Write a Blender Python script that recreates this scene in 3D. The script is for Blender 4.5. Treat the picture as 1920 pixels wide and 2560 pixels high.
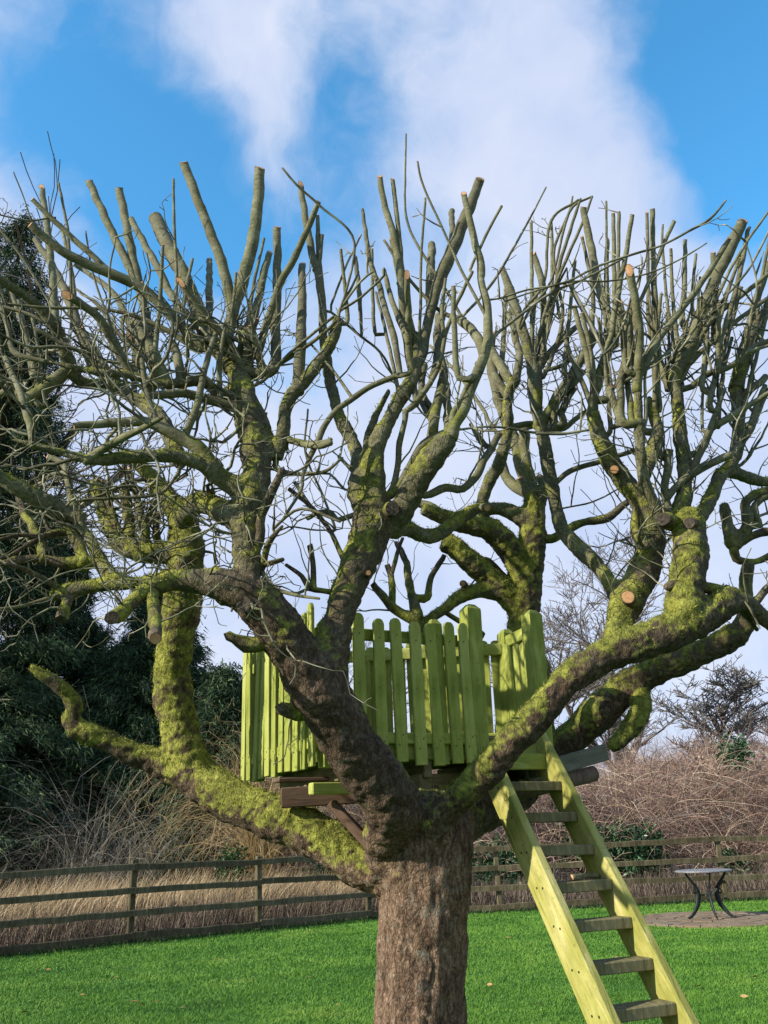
import bpy, math, random
import numpy as np
from mathutils import Vector, Matrix, noise
random.seed(7); RNG = np.random.default_rng(7)
scene = bpy.context.scene
for o in list(bpy.data.objects): bpy.data.objects.remove(o)
COL = scene.collection

# ------------------------------------------------------------------ camera
F = 2200.0; CX, CY = 960.0, 1280.0             # focal length and centre in photo pixels
PITCH = math.atan(805/2200); ROLL = 0.04
CAM = Vector((0, 0, 1.5))
fwd = Vector((0, math.cos(PITCH), math.sin(PITCH)))
_r0 = Vector((1, 0, 0)); _u0 = Vector((0, -math.sin(PITCH), math.cos(PITCH)))
right = _r0*math.cos(ROLL) - _u0*math.sin(ROLL)
up = _u0*math.cos(ROLL) + _r0*math.sin(ROLL)
cd = bpy.data.cameras.new('camera'); cam = bpy.data.objects.new('camera', cd); COL.objects.link(cam)
cd.sensor_fit = 'VERTICAL'; cd.sensor_height = 36; cd.sensor_width = 27; cd.lens = 36*F/2560
cd.clip_start = 0.05; cd.clip_end = 2000
M = Matrix((right, up, -fwd)).transposed().to_4x4(); M.translation = CAM; cam.matrix_world = M
scene.camera = cam
scene.render.resolution_x = 768; scene.render.resolution_y = 1024

# ------------------------------------------------------------------ sky, sun, exposure
SUN_EL = math.radians(27); SUN_H = Vector((-0.905, -0.425, 0)).normalized()
SUND = Vector((SUN_H.x*math.cos(SUN_EL), SUN_H.y*math.cos(SUN_EL), math.sin(SUN_EL)))
w = bpy.data.worlds.new('World'); scene.world = w; w.use_nodes = True
nt = w.node_tree; nt.nodes.clear()
def N(t, **k):
    n = nt.nodes.new(t)
    for a, b in k.items():
        if a == 'ins':
            for i, v in b.items(): n.inputs[i].default_value = v
        else: setattr(n, a, b)
    return n
def Lk(a, b): nt.links.new(a, b)
sky = N('ShaderNodeTexSky', sky_type='NISHITA', sun_disc=False)
sky.sun_elevation = SUN_EL; sky.sun_rotation = math.atan2(SUN_H.x, SUN_H.y)
sky.air_density = 1.0; sky.dust_density = 0.35; sky.ozone_density = 3.0
hsv = N('ShaderNodeHueSaturation', ins={'Hue': 0.487, 'Saturation': 1.25, 'Value': 1.6}); Lk(sky.outputs[0], hsv.inputs['Color'])
tc = N('ShaderNodeTexCoord')
# clouds: soft sheets, described by direction, broken up by fractal noise
warp = N('ShaderNodeTexNoise', ins={'Scale': 3.2, 'Detail': 4.0, 'Roughness': 0.55}); Lk(tc.outputs['Generated'], warp.inputs['Vector'])
ws = N('ShaderNodeVectorMath', operation='MULTIPLY_ADD'); Lk(warp.outputs['Color'], ws.inputs[0]); ws.inputs[1].default_value = (.26,.26,.26); Lk(tc.outputs['Generated'], ws.inputs[2])
wo = N('ShaderNodeVectorMath', operation='SUBTRACT'); Lk(ws.outputs[0], wo.inputs[0]); wo.inputs[1].default_value = (.13,.13,.13)
base = N('ShaderNodeTexNoise', ins={'Scale': 5.2, 'Detail': 8.0, 'Roughness': 0.62}); Lk(wo.outputs[0], base.inputs['Vector'])
def pdir(px, py): return (fwd + right*((px-CX)/F) - up*((py-CY)/F)).normalized()
blobs = [(560,110,.15,.36),(720,330,.13,.26),(40,410,.12,.44),(1300,190,.17,.46),(1520,380,.14,.36),(1150,430,.10,.22),(10,40,.06,.20),(1350,650,.16,.24),(1700,640,.12,.20),
         (190,215,.11,-.40),(350,460,.11,-.42),(930,230,.08,-.34),(1880,110,.15,-.75),(1880,400,.10,-.50),(560,560,.10,-.26),(860,480,.07,-.14),(1480,800,.10,-.12)]
acc = base.outputs['Fac']
for (bx, by, rad, amp) in blobs:
    d = N('ShaderNodeVectorMath', operation='DISTANCE'); Lk(wo.outputs[0], d.inputs[0]); d.inputs[1].default_value = pdir(bx, by)
    mr = N('ShaderNodeMapRange', interpolation_type='SMOOTHSTEP', ins={'From Min': 0.0, 'From Max': rad*1.5, 'To Min': amp*.75, 'To Max': 0.0}); Lk(d.outputs['Value'], mr.inputs['Value'])
    ad = N('ShaderNodeMath', operation='ADD'); Lk(acc, ad.inputs[0]); Lk(mr.outputs[0], ad.inputs[1]); acc = ad.outputs[0]
sx = N('ShaderNodeSeparateXYZ'); Lk(tc.outputs['Generated'], sx.inputs[0])
hz = N('ShaderNodeMapRange', interpolation_type='SMOOTHSTEP', ins={'From Min': 0.36, 'From Max': 0.64, 'To Min': 0.50, 'To Max': 0.0}); Lk(sx.outputs['Z'], hz.inputs['Value'])
ad = N('ShaderNodeMath', operation='ADD'); Lk(acc, ad.inputs[0]); Lk(hz.outputs[0], ad.inputs[1])
cm = N('ShaderNodeMapRange', interpolation_type='SMOOTHSTEP', ins={'From Min': 0.37, 'From Max': 0.93, 'To Min': 0.0, 'To Max': 0.97}); Lk(ad.outputs[0], cm.inputs['Value'])
shade = N('ShaderNodeTexNoise', ins={'Scale': 6.5, 'Detail': 6.0, 'Roughness': 0.55}); Lk(wo.outputs[0], shade.inputs['Vector'])
cr = N('ShaderNodeValToRGB'); Lk(shade.outputs['Fac'], cr.inputs['Fac'])
cr.color_ramp.elements[0].position = .3; cr.color_ramp.elements[0].color = (2.7, 3.2, 4.4, 1)
cr.color_ramp.elements[1].position = .7; cr.color_ramp.elements[1].color = (3.7, 3.95, 4.7, 1)
mix = N('ShaderNodeMix', data_type='RGBA'); Lk(cm.outputs[0], mix.inputs['Factor']); Lk(hsv.outputs[0], mix.inputs['A']); Lk(cr.outputs[0], mix.inputs['B'])
bg = N('ShaderNodeBackground', ins={'Strength': 0.15}); Lk(mix.outputs['Result'], bg.inputs['Color'])
out = N('ShaderNodeOutputWorld'); Lk(bg.outputs[0], out.inputs['Surface'])
sd = bpy.data.lights.new('sun', 'SUN'); sd.energy = 5.0; sd.angle = math.radians(0.55); sd.color = (1.0, .93, .80)
sun = bpy.data.objects.new('sun', sd); COL.objects.link(sun); sun.rotation_euler = (-SUND).to_track_quat('-Z', 'Y').to_euler(); sun.location = (-20, -10, 20)
scene.view_settings.view_transform = 'Standard'; scene.view_settings.look = 'None'
scene.view_settings.exposure = 0.5; scene.view_settings.gamma = 1.0; scene.view_settings.use_curve_mapping = False
scene.render.engine = 'CYCLES'

# ------------------------------------------------------------------ helpers
def ray(px, py): return fwd + right*((px-CX)/F) - up*((py-CY)/F)
def P(px, py, Y):                                   # photo pixel -> point at ground distance Y
    r = ray(px, py); return CAM + r*(Y/r.y)
def PS(px, py, Y): r = ray(px, py); return Y/r.y/F   # metres per photo pixel there
def G(px, py):                                      # photo pixel -> point on the lawn
    r = ray(px, py); return CAM + r*(-CAM.z/r.z)
LOC = {}
def empty(name, loc):
    o = bpy.data.objects.new(name, None); COL.objects.link(o); o.location = loc; o.empty_display_size = .2; LOC[o.name] = Vector(loc); return o
def tag(o, label=None, cat=None, group=None, kind=None):
    for k, v in (('label', label), ('category', cat), ('group', group), ('kind', kind)):
        if v: o[k] = v
    return o
def mesh(name, verts, faces, mat, smooth=True):
    me = bpy.data.meshes.new(name)
    if isinstance(verts, np.ndarray) and isinstance(faces, np.ndarray):
        nv, nf, k = len(verts), len(faces), faces.shape[1]
        me.vertices.add(nv); me.vertices.foreach_set('co', np.ascontiguousarray(verts, np.float32).ravel())
        me.loops.add(nf*k); me.loops.foreach_set('vertex_index', np.ascontiguousarray(faces, np.int32).ravel())
        me.polygons.add(nf); me.polygons.foreach_set('loop_start', np.arange(0, nf*k, k, dtype=np.int32))
        me.update(calc_edges=True)
    else:
        me.from_pydata([tuple(v) for v in verts], [], [tuple(f) for f in faces]); me.update()
    if smooth and len(me.polygons): me.polygons.foreach_set('use_smooth', np.ones(len(me.polygons), bool))
    if mat: me.materials.append(mat)
    return me
def link(name, me, parent=None, mat4=None):
    o = bpy.data.objects.new(name, me); COL.objects.link(o)
    if parent: o.parent = parent; LOC[o.name] = LOC[parent.name]
    else: LOC[o.name] = Vector((0,0,0))
    if mat4 is not None:
        if parent: mat4 = Matrix.Translation(-LOC[parent.name]) @ mat4
        o.matrix_basis = mat4; LOC[o.name] = (Matrix.Translation(LOC[parent.name]) @ mat4).translation if parent else mat4.translation
    return o
def obj(name, verts, faces, mat, parent=None, smooth=True):        # world-space vertices
    v = np.array([tuple(x) for x in verts], np.float32) if not isinstance(verts, np.ndarray) else verts.astype(np.float32)
    org = LOC[parent.name] if parent else Vector((0,0,0))
    v = v - np.array(org, np.float32)
    if isinstance(faces, np.ndarray): return link(name, mesh(name, v, faces, mat, smooth), parent)
    return link(name, mesh(name, v, faces, mat, smooth), parent)
def thing_mesh(name, verts, faces, mat, origin, smooth=True):
    v = np.array([tuple(x) for x in verts], np.float32) if not isinstance(verts, np.ndarray) else verts
    o = link(name, mesh(name, v-np.array(origin, np.float32), faces, mat, smooth)); o.location = origin; LOC[o.name] = Vector(origin); return o
class MB:
    def __init__(s): s.v = []; s.f = []
    def add(s, v, f):
        b = len(s.v); s.v += [tuple(x) for x in v]; s.f += [tuple(i+b for i in q) for q in f]
    def box(s, m, sx, sy, sz, bev=0.0, z0=False):
        hx, hy, hz = sx/2, sy/2, sz/2; c = Vector((0,0,hz if z0 else 0)); b = bev
        pts = []; 
        for z in (-hz, -hz+b, hz-b, hz):
            k = b if abs(z) == hz else 0
            for (x, y) in ((-hx+k+b,-hy+k),(hx-k-b,-hy+k),(hx-k,-hy+k+b),(hx-k,hy-k-b),(hx-k-b,hy-k),(-hx+k+b,hy-k),(-hx+k,hy-k-b),(-hx+k,-hy+k+b)):
                pts.append(m @ (Vector((x,y,z))+c))
        f = [tuple(range(7,-1,-1)), tuple(range(24,32))]
        for r in range(3):
            for i in range(8): f.append((r*8+i, r*8+(i+1)%8, r*8+8+(i+1)%8, r*8+8+i))
        s.add(pts, f)
    def tube(s, pts, rad, seg=8, caps=True, jit=0.0):
        v, f = tube_geo(pts, rad, seg, caps, jit); s.add(v, f)
    def obj(s, name, mat, parent=None, smooth=False): return obj(name, s.v, s.f, mat, parent, smooth)
    def mesh(s, name, mat, smooth=False): return mesh(name, s.v, s.f, mat, smooth)
def frames(pts):
    T = []
    n = len(pts)
    for i in range(n):
        t = pts[min(i+1, n-1)] - pts[max(i-1, 0)]
        T.append(t.normalized() if t.length > 1e-9 else Vector((0,0,1)))
    a = Vector((1,0,0)) if abs(T[0].x) < .8 else Vector((0,1,0))
    nrm = (a - T[0]*a.dot(T[0])).normalized(); out = []
    for t in T:
        nrm = (nrm - t*nrm.dot(t)); nrm = nrm.normalized() if nrm.length > 1e-6 else t.orthogonal().normalized()
        out.append((t, nrm, t.cross(nrm)))
    return out
def tube_geo(pts, rad, seg=8, caps=True, jit=0.0):
    fr = frames(pts); v = []; f = []; n = len(pts)
    cs = [(math.cos(2*math.pi*k/seg), math.sin(2*math.pi*k/seg)) for k in range(seg)]
    for i, p in enumerate(pts):
        _, a, b = fr[i]; r = rad[i] if hasattr(rad, '__len__') else rad
        for c, s_ in cs:
            q = p + (a*c + b*s_)*r
            if jit: q = q + (a*c + b*s_)*(noise.noise(q*9)*jit*r + noise.noise(q*28)*jit*.45*r)
            v.append(q)
    for i in range(n-1):
        for k in range(seg):
            k2 = (k+1) % seg; f.append((i*seg+k, i*seg+k2, i*seg+seg+k2, i*seg+seg+k))
    if caps: f.append(tuple(range(seg-1, -1, -1))); f.append(tuple(range((n-1)*seg, n*seg)))
    return v, f
def smooth_path(pts, rad, step):                    # Catmull-Rom resample
    n = len(pts)
    if n == 2: pts = [pts[0], (pts[0]+pts[1])/2, pts[1]]; rad = [rad[0], (rad[0]+rad[1])/2, rad[1]]; n = 3
    P_, R_ = [], []
    for i in range(n-1):
        p0 = pts[i-1] if i else pts[0]*2-pts[1]; p1, p2 = pts[i], pts[i+1]; p3 = pts[i+2] if i+2 < n else pts[-1]*2-pts[-2]
        k = max(1, int((p2-p1).length/step))
        for j in range(k):
            t = j/k; t2 = t*t; t3 = t2*t
            P_.append((p1*2 + (p2-p0)*t + (p0*2-p1*5+p2*4-p3)*t2 + (p1*3-p0-p2*3+p3)*t3)*.5); R_.append(rad[i]*(1-t)+rad[i+1]*t)
    P_.append(pts[-1]); R_.append(rad[-1]); return P_, R_
def tri_soup(cent, dirs, length, width, droop=0.0):     # one thin leaf triangle for each row
    n = len(cent); d = dirs/np.maximum(np.linalg.norm(dirs, axis=1, keepdims=True), 1e-6)
    rnd = RNG.normal(size=(n,3)); side = np.cross(d, rnd); side /= np.maximum(np.linalg.norm(side, axis=1, keepdims=True), 1e-6)
    tip = cent + d*length[:,None]; tip[:,2] -= droop*length
    v = np.stack([cent-side*width[:,None]/2, cent+side*width[:,None]/2, tip], 1).reshape(-1,3)
    return v, np.arange(n*3).reshape(-1,3)
def leaf_soup(cent, dirs, length, width):               # a bent diamond leaf of two triangles for each row
    n = len(cent); d = dirs/np.maximum(np.linalg.norm(dirs, axis=1, keepdims=True), 1e-6)
    rnd = RNG.normal(size=(n,3)); side = np.cross(d, rnd); side /= np.maximum(np.linalg.norm(side, axis=1, keepdims=True), 1e-6)
    up_ = np.cross(side, d); mid = cent + d*(length*.45)[:,None]
    v = np.stack([cent, mid+side*width[:,None]/2+up_*(width*.18)[:,None], cent+d*length[:,None], mid-side*width[:,None]/2+up_*(width*.18)[:,None]], 1).reshape(-1,3)
    b = np.arange(n)*4
    return v, np.stack([np.stack([b,b+1,b+2],1), np.stack([b,b+2,b+3],1)], 1).reshape(-1,3)

# ------------------------------------------------------------------ materials
def mat(name, build):
    m = bpy.data.materials.new(name); m.use_nodes = True; t = m.node_tree; b = t.nodes['Principled BSDF']; b.inputs['Specular IOR Level'].default_value = .25
    class K: pass
    k = K(); k.t = t; k.b = b
    def node(ty, ins=None, **kw):
        n = t.nodes.new(ty)
        for a, c in kw.items(): setattr(n, a, c)
        for i, c in (ins or {}).items():
            if hasattr(c, 'is_linked'): t.links.new(c, n.inputs[i])
            else: n.inputs[i].default_value = c
        return n
    k.n = node
    def coord(kind='Object', scale=(1,1,1)):
        c = node('ShaderNodeTexCoord'); mp = node('ShaderNodeMapping', {'Vector': c.outputs[kind], 'Scale': scale}); return mp.outputs[0]
    k.coord = coord
    def nz(scale, detail=4, rough=.55, vec=None, dist=0.0):
        return node('ShaderNodeTexNoise', {'Vector': vec if vec is not None else coord(), 'Scale': scale, 'Detail': detail, 'Roughness': rough, 'Distortion': dist}).outputs['Fac']
    k.nz = nz
    def ramp(fac, stops):
        r = node('ShaderNodeValToRGB', {'Fac': fac}); e = r.color_ramp.elements
        while len(e) > 1: e.remove(e[0])
        for i, (p, c) in enumerate(stops):
            x = e[0] if i == 0 else e.new(p)
            x.position = p; x.color = (*c, 1) if len(c) == 3 else c
        return r.outputs[0]
    k.ramp = ramp
    def mx(fac, a, b_, blend='MIX'):
        n = node('ShaderNodeMix', data_type='RGBA', blend_type=blend)
        for i, c in (('Factor', fac), ('A', a), ('B', b_)):
            if hasattr(c, 'is_linked'): t.links.new(c, n.inputs[i])
            else: n.inputs[i].default_value = (*c, 1) if isinstance(c, tuple) else c
        return n.outputs['Result']
    k.mx = mx
    def mth(op, a, b_=0.0, clamp=False): return node('ShaderNodeMath', {0: a, 1: b_}, operation=op, use_clamp=clamp).outputs[0]
    k.mth = mth
    def mr(v, a, b_, c=0.0, d=1.0): return node('ShaderNodeMapRange', {'Value': v, 'From Min': a, 'From Max': b_, 'To Min': c, 'To Max': d}).outputs[0]
    k.mr = mr
    def bump(h, s=.5, d=.01):
        n = node('ShaderNodeBump', {'Height': h, 'Strength': s, 'Distance': d}); t.links.new(n.outputs[0], b.inputs['Normal'])
    k.bump = bump
    def color(c): 
        if hasattr(c, 'is_linked'): t.links.new(c, b.inputs['Base Color'])
        else: b.inputs['Base Color'].default_value = (*c, 1)
    k.color = color
    k.attr = lambda nm: node('ShaderNodeAttribute', attribute_name=nm).outputs['Fac']
    k.rand = lambda: node('ShaderNodeObjectInfo').outputs['Random']
    k.island = lambda: node('ShaderNodeNewGeometry').outputs['Random Per Island']
    k.rough = lambda r: setattr(b.inputs['Roughness'], 'default_value', r)
    build(k); return m
def m_bark(k):
    c = k.coord(); big = k.nz(6, 5, .62, c); fine = k.nz(48, 7, .7, c); st = k.nz(30, 6, .7, k.coord('Object', (1,1,.38)), 1.2)
    ds = k.n('ShaderNodeVectorMath', {0: k.n('ShaderNodeTexNoise', {'Vector': c, 'Scale': 22.0, 'Detail': 4.0}).outputs['Color'], 1: (.05,.05,.05), 2: c}, operation='MULTIPLY_ADD').outputs[0]
    vor = k.n('ShaderNodeTexVoronoi', {'Vector': k.n('ShaderNodeMapping', {'Vector': ds, 'Scale': (1,1,.5)}).outputs[0], 'Scale': 46.0}, feature='DISTANCE_TO_EDGE').outputs['Distance']
    h = k.mth('ADD', k.mth('MULTIPLY', st, .55), k.mth('ADD', k.mth('MULTIPLY', fine, .25), k.mth('MULTIPLY', big, .25)))
    col = k.ramp(h, [(.38,(0.023,0.015,0.009)),(.47,(0.092,0.057,0.034)),(.56,(0.211,0.137,0.087)),(.68,(0.461,0.323,0.224))])
    col = k.mx(k.mr(vor, 0, .07, .55, 0), col, (.020,.014,.010))
    li = k.mr(k.nz(15, 6, .65, c), .57, .66); col = k.mx(k.mth('MULTIPLY', li, .5), col, (.25,.245,.19))
    yg = k.ramp(k.mth('ADD', k.mth('MULTIPLY', big, .5), k.mth('MULTIPLY', fine, .5)), [(.34,(0.054,0.051,0.024)),(.5,(0.132,0.127,0.065)),(.66,(0.257,0.248,0.155))])
    col = k.mx(k.mr(k.attr('dry'), 0, 1, .55, 0), col, (.022,.017,.011)); col = k.mx(k.attr('young'), col, yg)  # limb shade painted into the bark colour wherever dry is low
    moss = k.attr('moss'); mf = k.mr(k.mth('ADD', moss, k.mth('MULTIPLY', k.mth('SUBTRACT', fine, .5), .75)), .36, .64)
    mc = k.ramp(k.mth('ADD', k.mth('MULTIPLY', k.nz(30, 6, .7, c), .6), k.mth('MULTIPLY', k.nz(5, 4, .6, c), .4)), [(.36,(.045,.050,.012)),(.46,(.135,.142,.026)),(.55,(.255,.26,.045)),(.67,(.42,.40,.10))])
    k.color(k.mx(mf, col, mc)); k.rough(.95)
    k.bump(k.mth('ADD', k.mth('ADD', k.mth('MULTIPLY', fine, .5), k.mth('MULTIPLY', st, .8)), k.mth('MULTIPLY', k.mr(vor, 0, .15), .25)), .9, .016)
def m_shoot(k):
    c = k.coord(); fine = k.nz(95, 6, .7, c); big = k.nz(9, 5, .65, c); ring = k.nz(30, 4, .6, k.coord('Object', (.35,.35,2.2)), .8)
    col = k.ramp(k.mth('ADD', k.mth('MULTIPLY', big, .45), k.mth('ADD', k.mth('MULTIPLY', fine, .3), k.mth('MULTIPLY', ring, .25))), [(.36,(0.052,0.050,0.022)),(.5,(0.138,0.134,0.066)),(.64,(0.268,0.262,0.158))])
    col = k.mx(k.mth('MULTIPLY', k.rand(), .42), col, (.075,.060,.038))
    li = k.mr(k.nz(45, 5, .65, c), .58, .66); col = k.mx(k.mth('MULTIPLY', li, .55), col, (.27,.27,.21))
    moss = k.attr('moss'); mf = k.mr(k.mth('ADD', moss, k.mth('MULTIPLY', k.mth('SUBTRACT', fine, .5), .7)), .38, .70)
    mc = k.ramp(k.nz(30, 5, .65, c), [(.3,(0.042,0.050,0.010)),(.5,(0.123,0.132,0.021)),(.7,(0.266,0.252,0.047))])
    k.color(k.mx(mf, col, mc)); k.rough(.85); k.bump(k.mth('ADD', k.mth('MULTIPLY', fine, .6), ring), .7, .006)
def m_twig(k):
    c = k.coord(); k.color(k.ramp(k.nz(9, 3, .5, c), [(.3,(.045,.040,.024)),(.48,(.135,.128,.078)),(.68,(.32,.31,.21))])); k.rough(.85)
def m_cut(k):
    c = k.coord(); r_ = k.mth('ADD', k.mth('MULTIPLY', k.attr('rr'), 34.0), k.mth('MULTIPLY', k.nz(40, 3, .6, c), 6.0)); rg = k.mth('MULTIPLY', k.mth('ADD', k.mth('SINE', r_), 1.0), .5)
    col = k.mx(k.mth('MULTIPLY', rg, .5), k.ramp(k.nz(45, 4, .65, c), [(.3,(.33,.17,.075)),(.55,(.53,.30,.145)),(.75,(.66,.45,.26))]), (.27,.13,.055))
    k.color(k.mx(k.mr(k.attr('rr'), .82, .97), col, (.12,.075,.04))); k.rough(.8)
def m_oldcut(k):
    c = k.coord(); k.color(k.ramp(k.nz(50, 4, .6, c), [(.3,(.020,.016,.012)),(.6,(.075,.060,.046)),(.8,(.15,.13,.10))])); k.rough(.95); k.bump(k.nz(70, 3), .6, .01)
def m_moss(k):
    i = k.island(); k.color(k.ramp(k.mth('ADD', k.mth('MULTIPLY', i, .6), k.mth('MULTIPLY', k.mr(k.nz(6, 4, .6), .35, .65), .4)), [(0,(.058,.064,.012)),(.45,(.170,.178,.028)),(.8,(.32,.315,.056)),(1,(.44,.40,.12))])); k.rough(.95)
def wood(dark, mid, lite, wear):
    def f(k):
        c = k.coord('Object', (1,1,.12)); g = k.nz(26, 5, .6, c, .6); big = k.nz(3.5, 4, .6, k.coord())
        fac = k.mth('ADD', k.mth('MULTIPLY', g, .45), k.mth('ADD', k.mth('MULTIPLY', big, .45), k.mth('MULTIPLY', k.rand(), .12)))
        col = k.ramp(fac, [(.33,dark),(.5,mid),(.68,lite)])
        sp = k.mr(k.nz(38, 4, .6, k.coord()), .62, .72); col = k.mx(k.mth('MULTIPLY', sp, .55), col, wear)
        stv = k.mr(k.nz(9, 6, .7, k.coord('Object', (2.2,2.2,.35)), .8), .50, .68); col = k.mx(k.mth('MULTIPLY', stv, .55), col, dark)
        pale = k.mr(k.nz(6, 6, .7, k.coord('Object', (1.5,1.5,.8))), .58, .72); col = k.mx(k.mth('MULTIPLY', pale, .45), col, tuple(min(1, x*1.25+.03) for x in lite))
        k.color(col); k.rough(.85); k.bump(k.mth('ADD', g, k.mth('MULTIPLY', stv, .5)), .7, .005)
    return f
BARK = mat('bark_mossy', m_bark); SHOOT = mat('shoot_bark', m_shoot); TWIG = mat('twig_bark', m_twig); CUT = mat('fresh_cut_wood', m_cut); OLDCUT = mat('old_cut_wood', m_oldcut); MOSS = mat('moss', m_moss)
PICKET = mat('algae_green_timber', wood((.150,.175,.026),(.295,.325,.062),(.47,.48,.150),(.080,.092,.026)))
LADDERW = mat('yellow_green_timber', wood((.18,.18,.030),(.35,.33,.085),(.52,.46,.20),(.11,.115,.035)))
TREADW = mat('dark_tread_timber', wood((.060,.052,.022),(.150,.128,.056),(.28,.24,.12),(.14,.15,.05)))
BROWNW = mat('brown_beam_timber', wood((.045,.026,.016),(.11,.066,.042),(.19,.13,.09),(.05,.05,.03)))
GREYW = mat('weathered_grey_timber', wood((.085,.078,.058),(.17,.16,.115),(.28,.26,.20),(.06,.07,.03)))
FENCEW = mat('fence_timber', wood((.034,.027,.013),(.095,.078,.040),(.19,.16,.092),(.085,.095,.03)))
# ------------------------------------------------------------------ more materials
def m_lawn(k):
    c = k.coord(); k.color(k.ramp(k.nz(1.3, 6, .65, c), [(.3,(.020,.070,.008)),(.5,(.036,.125,.012)),(.7,(.060,.17,.022))])); k.rough(.9); k.bump(k.nz(60, 4, .7, c), .8, .03)
def m_grass(k):
    p = k.nz(.75, 8, .72, k.coord()); q = k.nz(.22, 3, .5, k.coord()); i = k.island()
    col = k.ramp(k.mth('ADD', k.mth('ADD', k.mth('MULTIPLY', k.mr(p, .3, .7), .50), k.mth('MULTIPLY', k.mr(q, .3, .7), .18)), k.mth('MULTIPLY', i, .34)), [(.15,(.032,.090,.012)),(.42,(.078,.200,.020)),(.68,(.150,.290,.036)),(.88,(.29,.37,.075)),(1,(.44,.40,.16))])
    k.color(col); k.rough(.6)
def m_ground(k):
    c = k.coord(); k.color(k.ramp(k.nz(.6, 6, .65, c), [(.3,(.085,.060,.036)),(.5,(.21,.155,.085)),(.7,(.33,.25,.14))])); k.rough(.95); k.bump(k.nz(20, 4, .7, c), .8, .05)
def soup(stops, rough=.7):
    def f(k): k.color(k.ramp(k.island(), stops)); k.rough(rough)
    return f
LAWN = mat('lawn_turf', m_lawn); GRASS = mat('grass_blades', m_grass); GROUND = mat('rough_ground', m_ground)
STRAW = mat('dry_straw', soup([(0,(.16,.105,.060)),(.4,(.33,.23,.125)),(.8,(.50,.37,.20)),(1,(.60,.48,.30))]))
TANW = mat('tan_dry_culms', soup([(0,(.13,.085,.035)),(.5,(.30,.205,.09)),(1,(.48,.36,.17))]))
LITTER = mat('litter_shade', soup([(0,(.055,.040,.030)),(.5,(.13,.095,.070)),(.85,(.22,.165,.12)),(1,(.33,.26,.18))]))  # dark litter browns, also standing in for shade under the straw
CONIF = mat('conifer_foliage', soup([(0,(.008,.018,.009)),(.45,(.022,.048,.020)),(.8,(.050,.095,.036)),(1,(.10,.15,.055))]))
LAUREL = mat('laurel_leaves', soup([(0,(.014,.040,.016)),(.5,(.034,.085,.034)),(.85,(.07,.145,.06)),(1,(.18,.26,.13))], .35))
IVY = mat('ivy_leaves', soup([(0,(.012,.035,.010)),(.5,(.030,.075,.020)),(1,(.085,.135,.035))], .45))
REDST = mat('red_brown_stems', soup([(0,(.11,.065,.052)),(.3,(.24,.145,.115)),(.6,(.36,.235,.185)),(.82,(.42,.31,.21)),(1,(.56,.48,.36))]))
GREYST = mat('grey_bare_stems', soup([(0,(.05,.042,.032)),(.5,(.14,.125,.095)),(1,(.30,.275,.22))]))
def m_far(k): k.color(k.ramp(k.nz(2.0, 3), [(.3,(.10,.085,.070)),(.6,(.19,.165,.14)),(.8,(.25,.22,.19))])); k.rough(.9)
FARB = mat('far_tree_bark', m_far)
def m_stone(k):
    c = k.coord(); r = k.rand()
    k.color(k.mx(.5, k.ramp(k.nz(14, 5, .65, c), [(.3,(.085,.060,.036)),(.55,(.20,.145,.090)),(.75,(.33,.25,.15))]), k.ramp(r, [(0,(.15,.115,.07)),(.5,(.28,.19,.115)),(1,(.23,.19,.14))]))); k.rough(.9); k.bump(k.nz(40, 5), .7, .01)
STONE = mat('paving_stone', m_stone)
def m_iron(k): k.color(k.ramp(k.nz(40, 4), [(.3,(.012,.016,.016)),(.6,(.030,.038,.036)),(.8,(.09,.11,.10))])); k.rough(.5); k.b.inputs['Metallic'].default_value = .4
IRON = mat('dark_green_cast_iron', m_iron)
def m_tabletop(k): k.color(k.ramp(k.nz(18, 5), [(.3,(.13,.13,.125)),(.6,(.24,.24,.245)),(.8,(.36,.36,.37))])); k.rough(.45)
TTOP = mat('pale_table_top', m_tabletop)
def m_leaf(k): k.color(k.ramp(k.rand(), [(0,(.22,.10,.035)),(.5,(.33,.17,.06)),(1,(.42,.27,.11))])); k.rough(.7)
LEAF = mat('dead_leaf', m_leaf)
def m_stump(k):
    c = k.coord('Object', (1,1,.14)); g = k.nz(24, 5, .65, c, .5); k.color(k.ramp(g, [(.35,(.040,.030,.024)),(.5,(.17,.13,.105)),(.65,(.30,.24,.20))])); k.rough(.95); k.bump(g, .9, .02)
STUMP = mat('grey_rotten_wood', m_stump)

# ------------------------------------------------------------------ the setting
CORN = Vector((-.1, 18.48, 0)); LDIR = Vector((-3.45, -2.4, 0)).normalized(); RDIR = Vector((8.25, .59, 0)).normalized()
def fence_y(x): return CORN.y + ((x-CORN.x)*(.6957) if x < CORN.x else (x-CORN.x)*.0715)
o = thing_mesh('ground', [(-400,-200,-.012),(400,-200,-.012),(400,900,-.012),(-400,900,-.012)], [(0,1,2,3)], GROUND, (0,0,0)); tag(o, kind='structure')
e1 = CORN + LDIR*30; e2 = CORN + RDIR*40
lv = [(e1.x,e1.y+.25,0),(-60,-60,0),(60,-60,0),(e2.x,e2.y+.25,0),(CORN.x,CORN.y+.25,0)]
o = thing_mesh('lawn', lv, [(0,1,2,3,4)], LAWN, (0,0,0)); tag(o, kind='structure')
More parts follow.
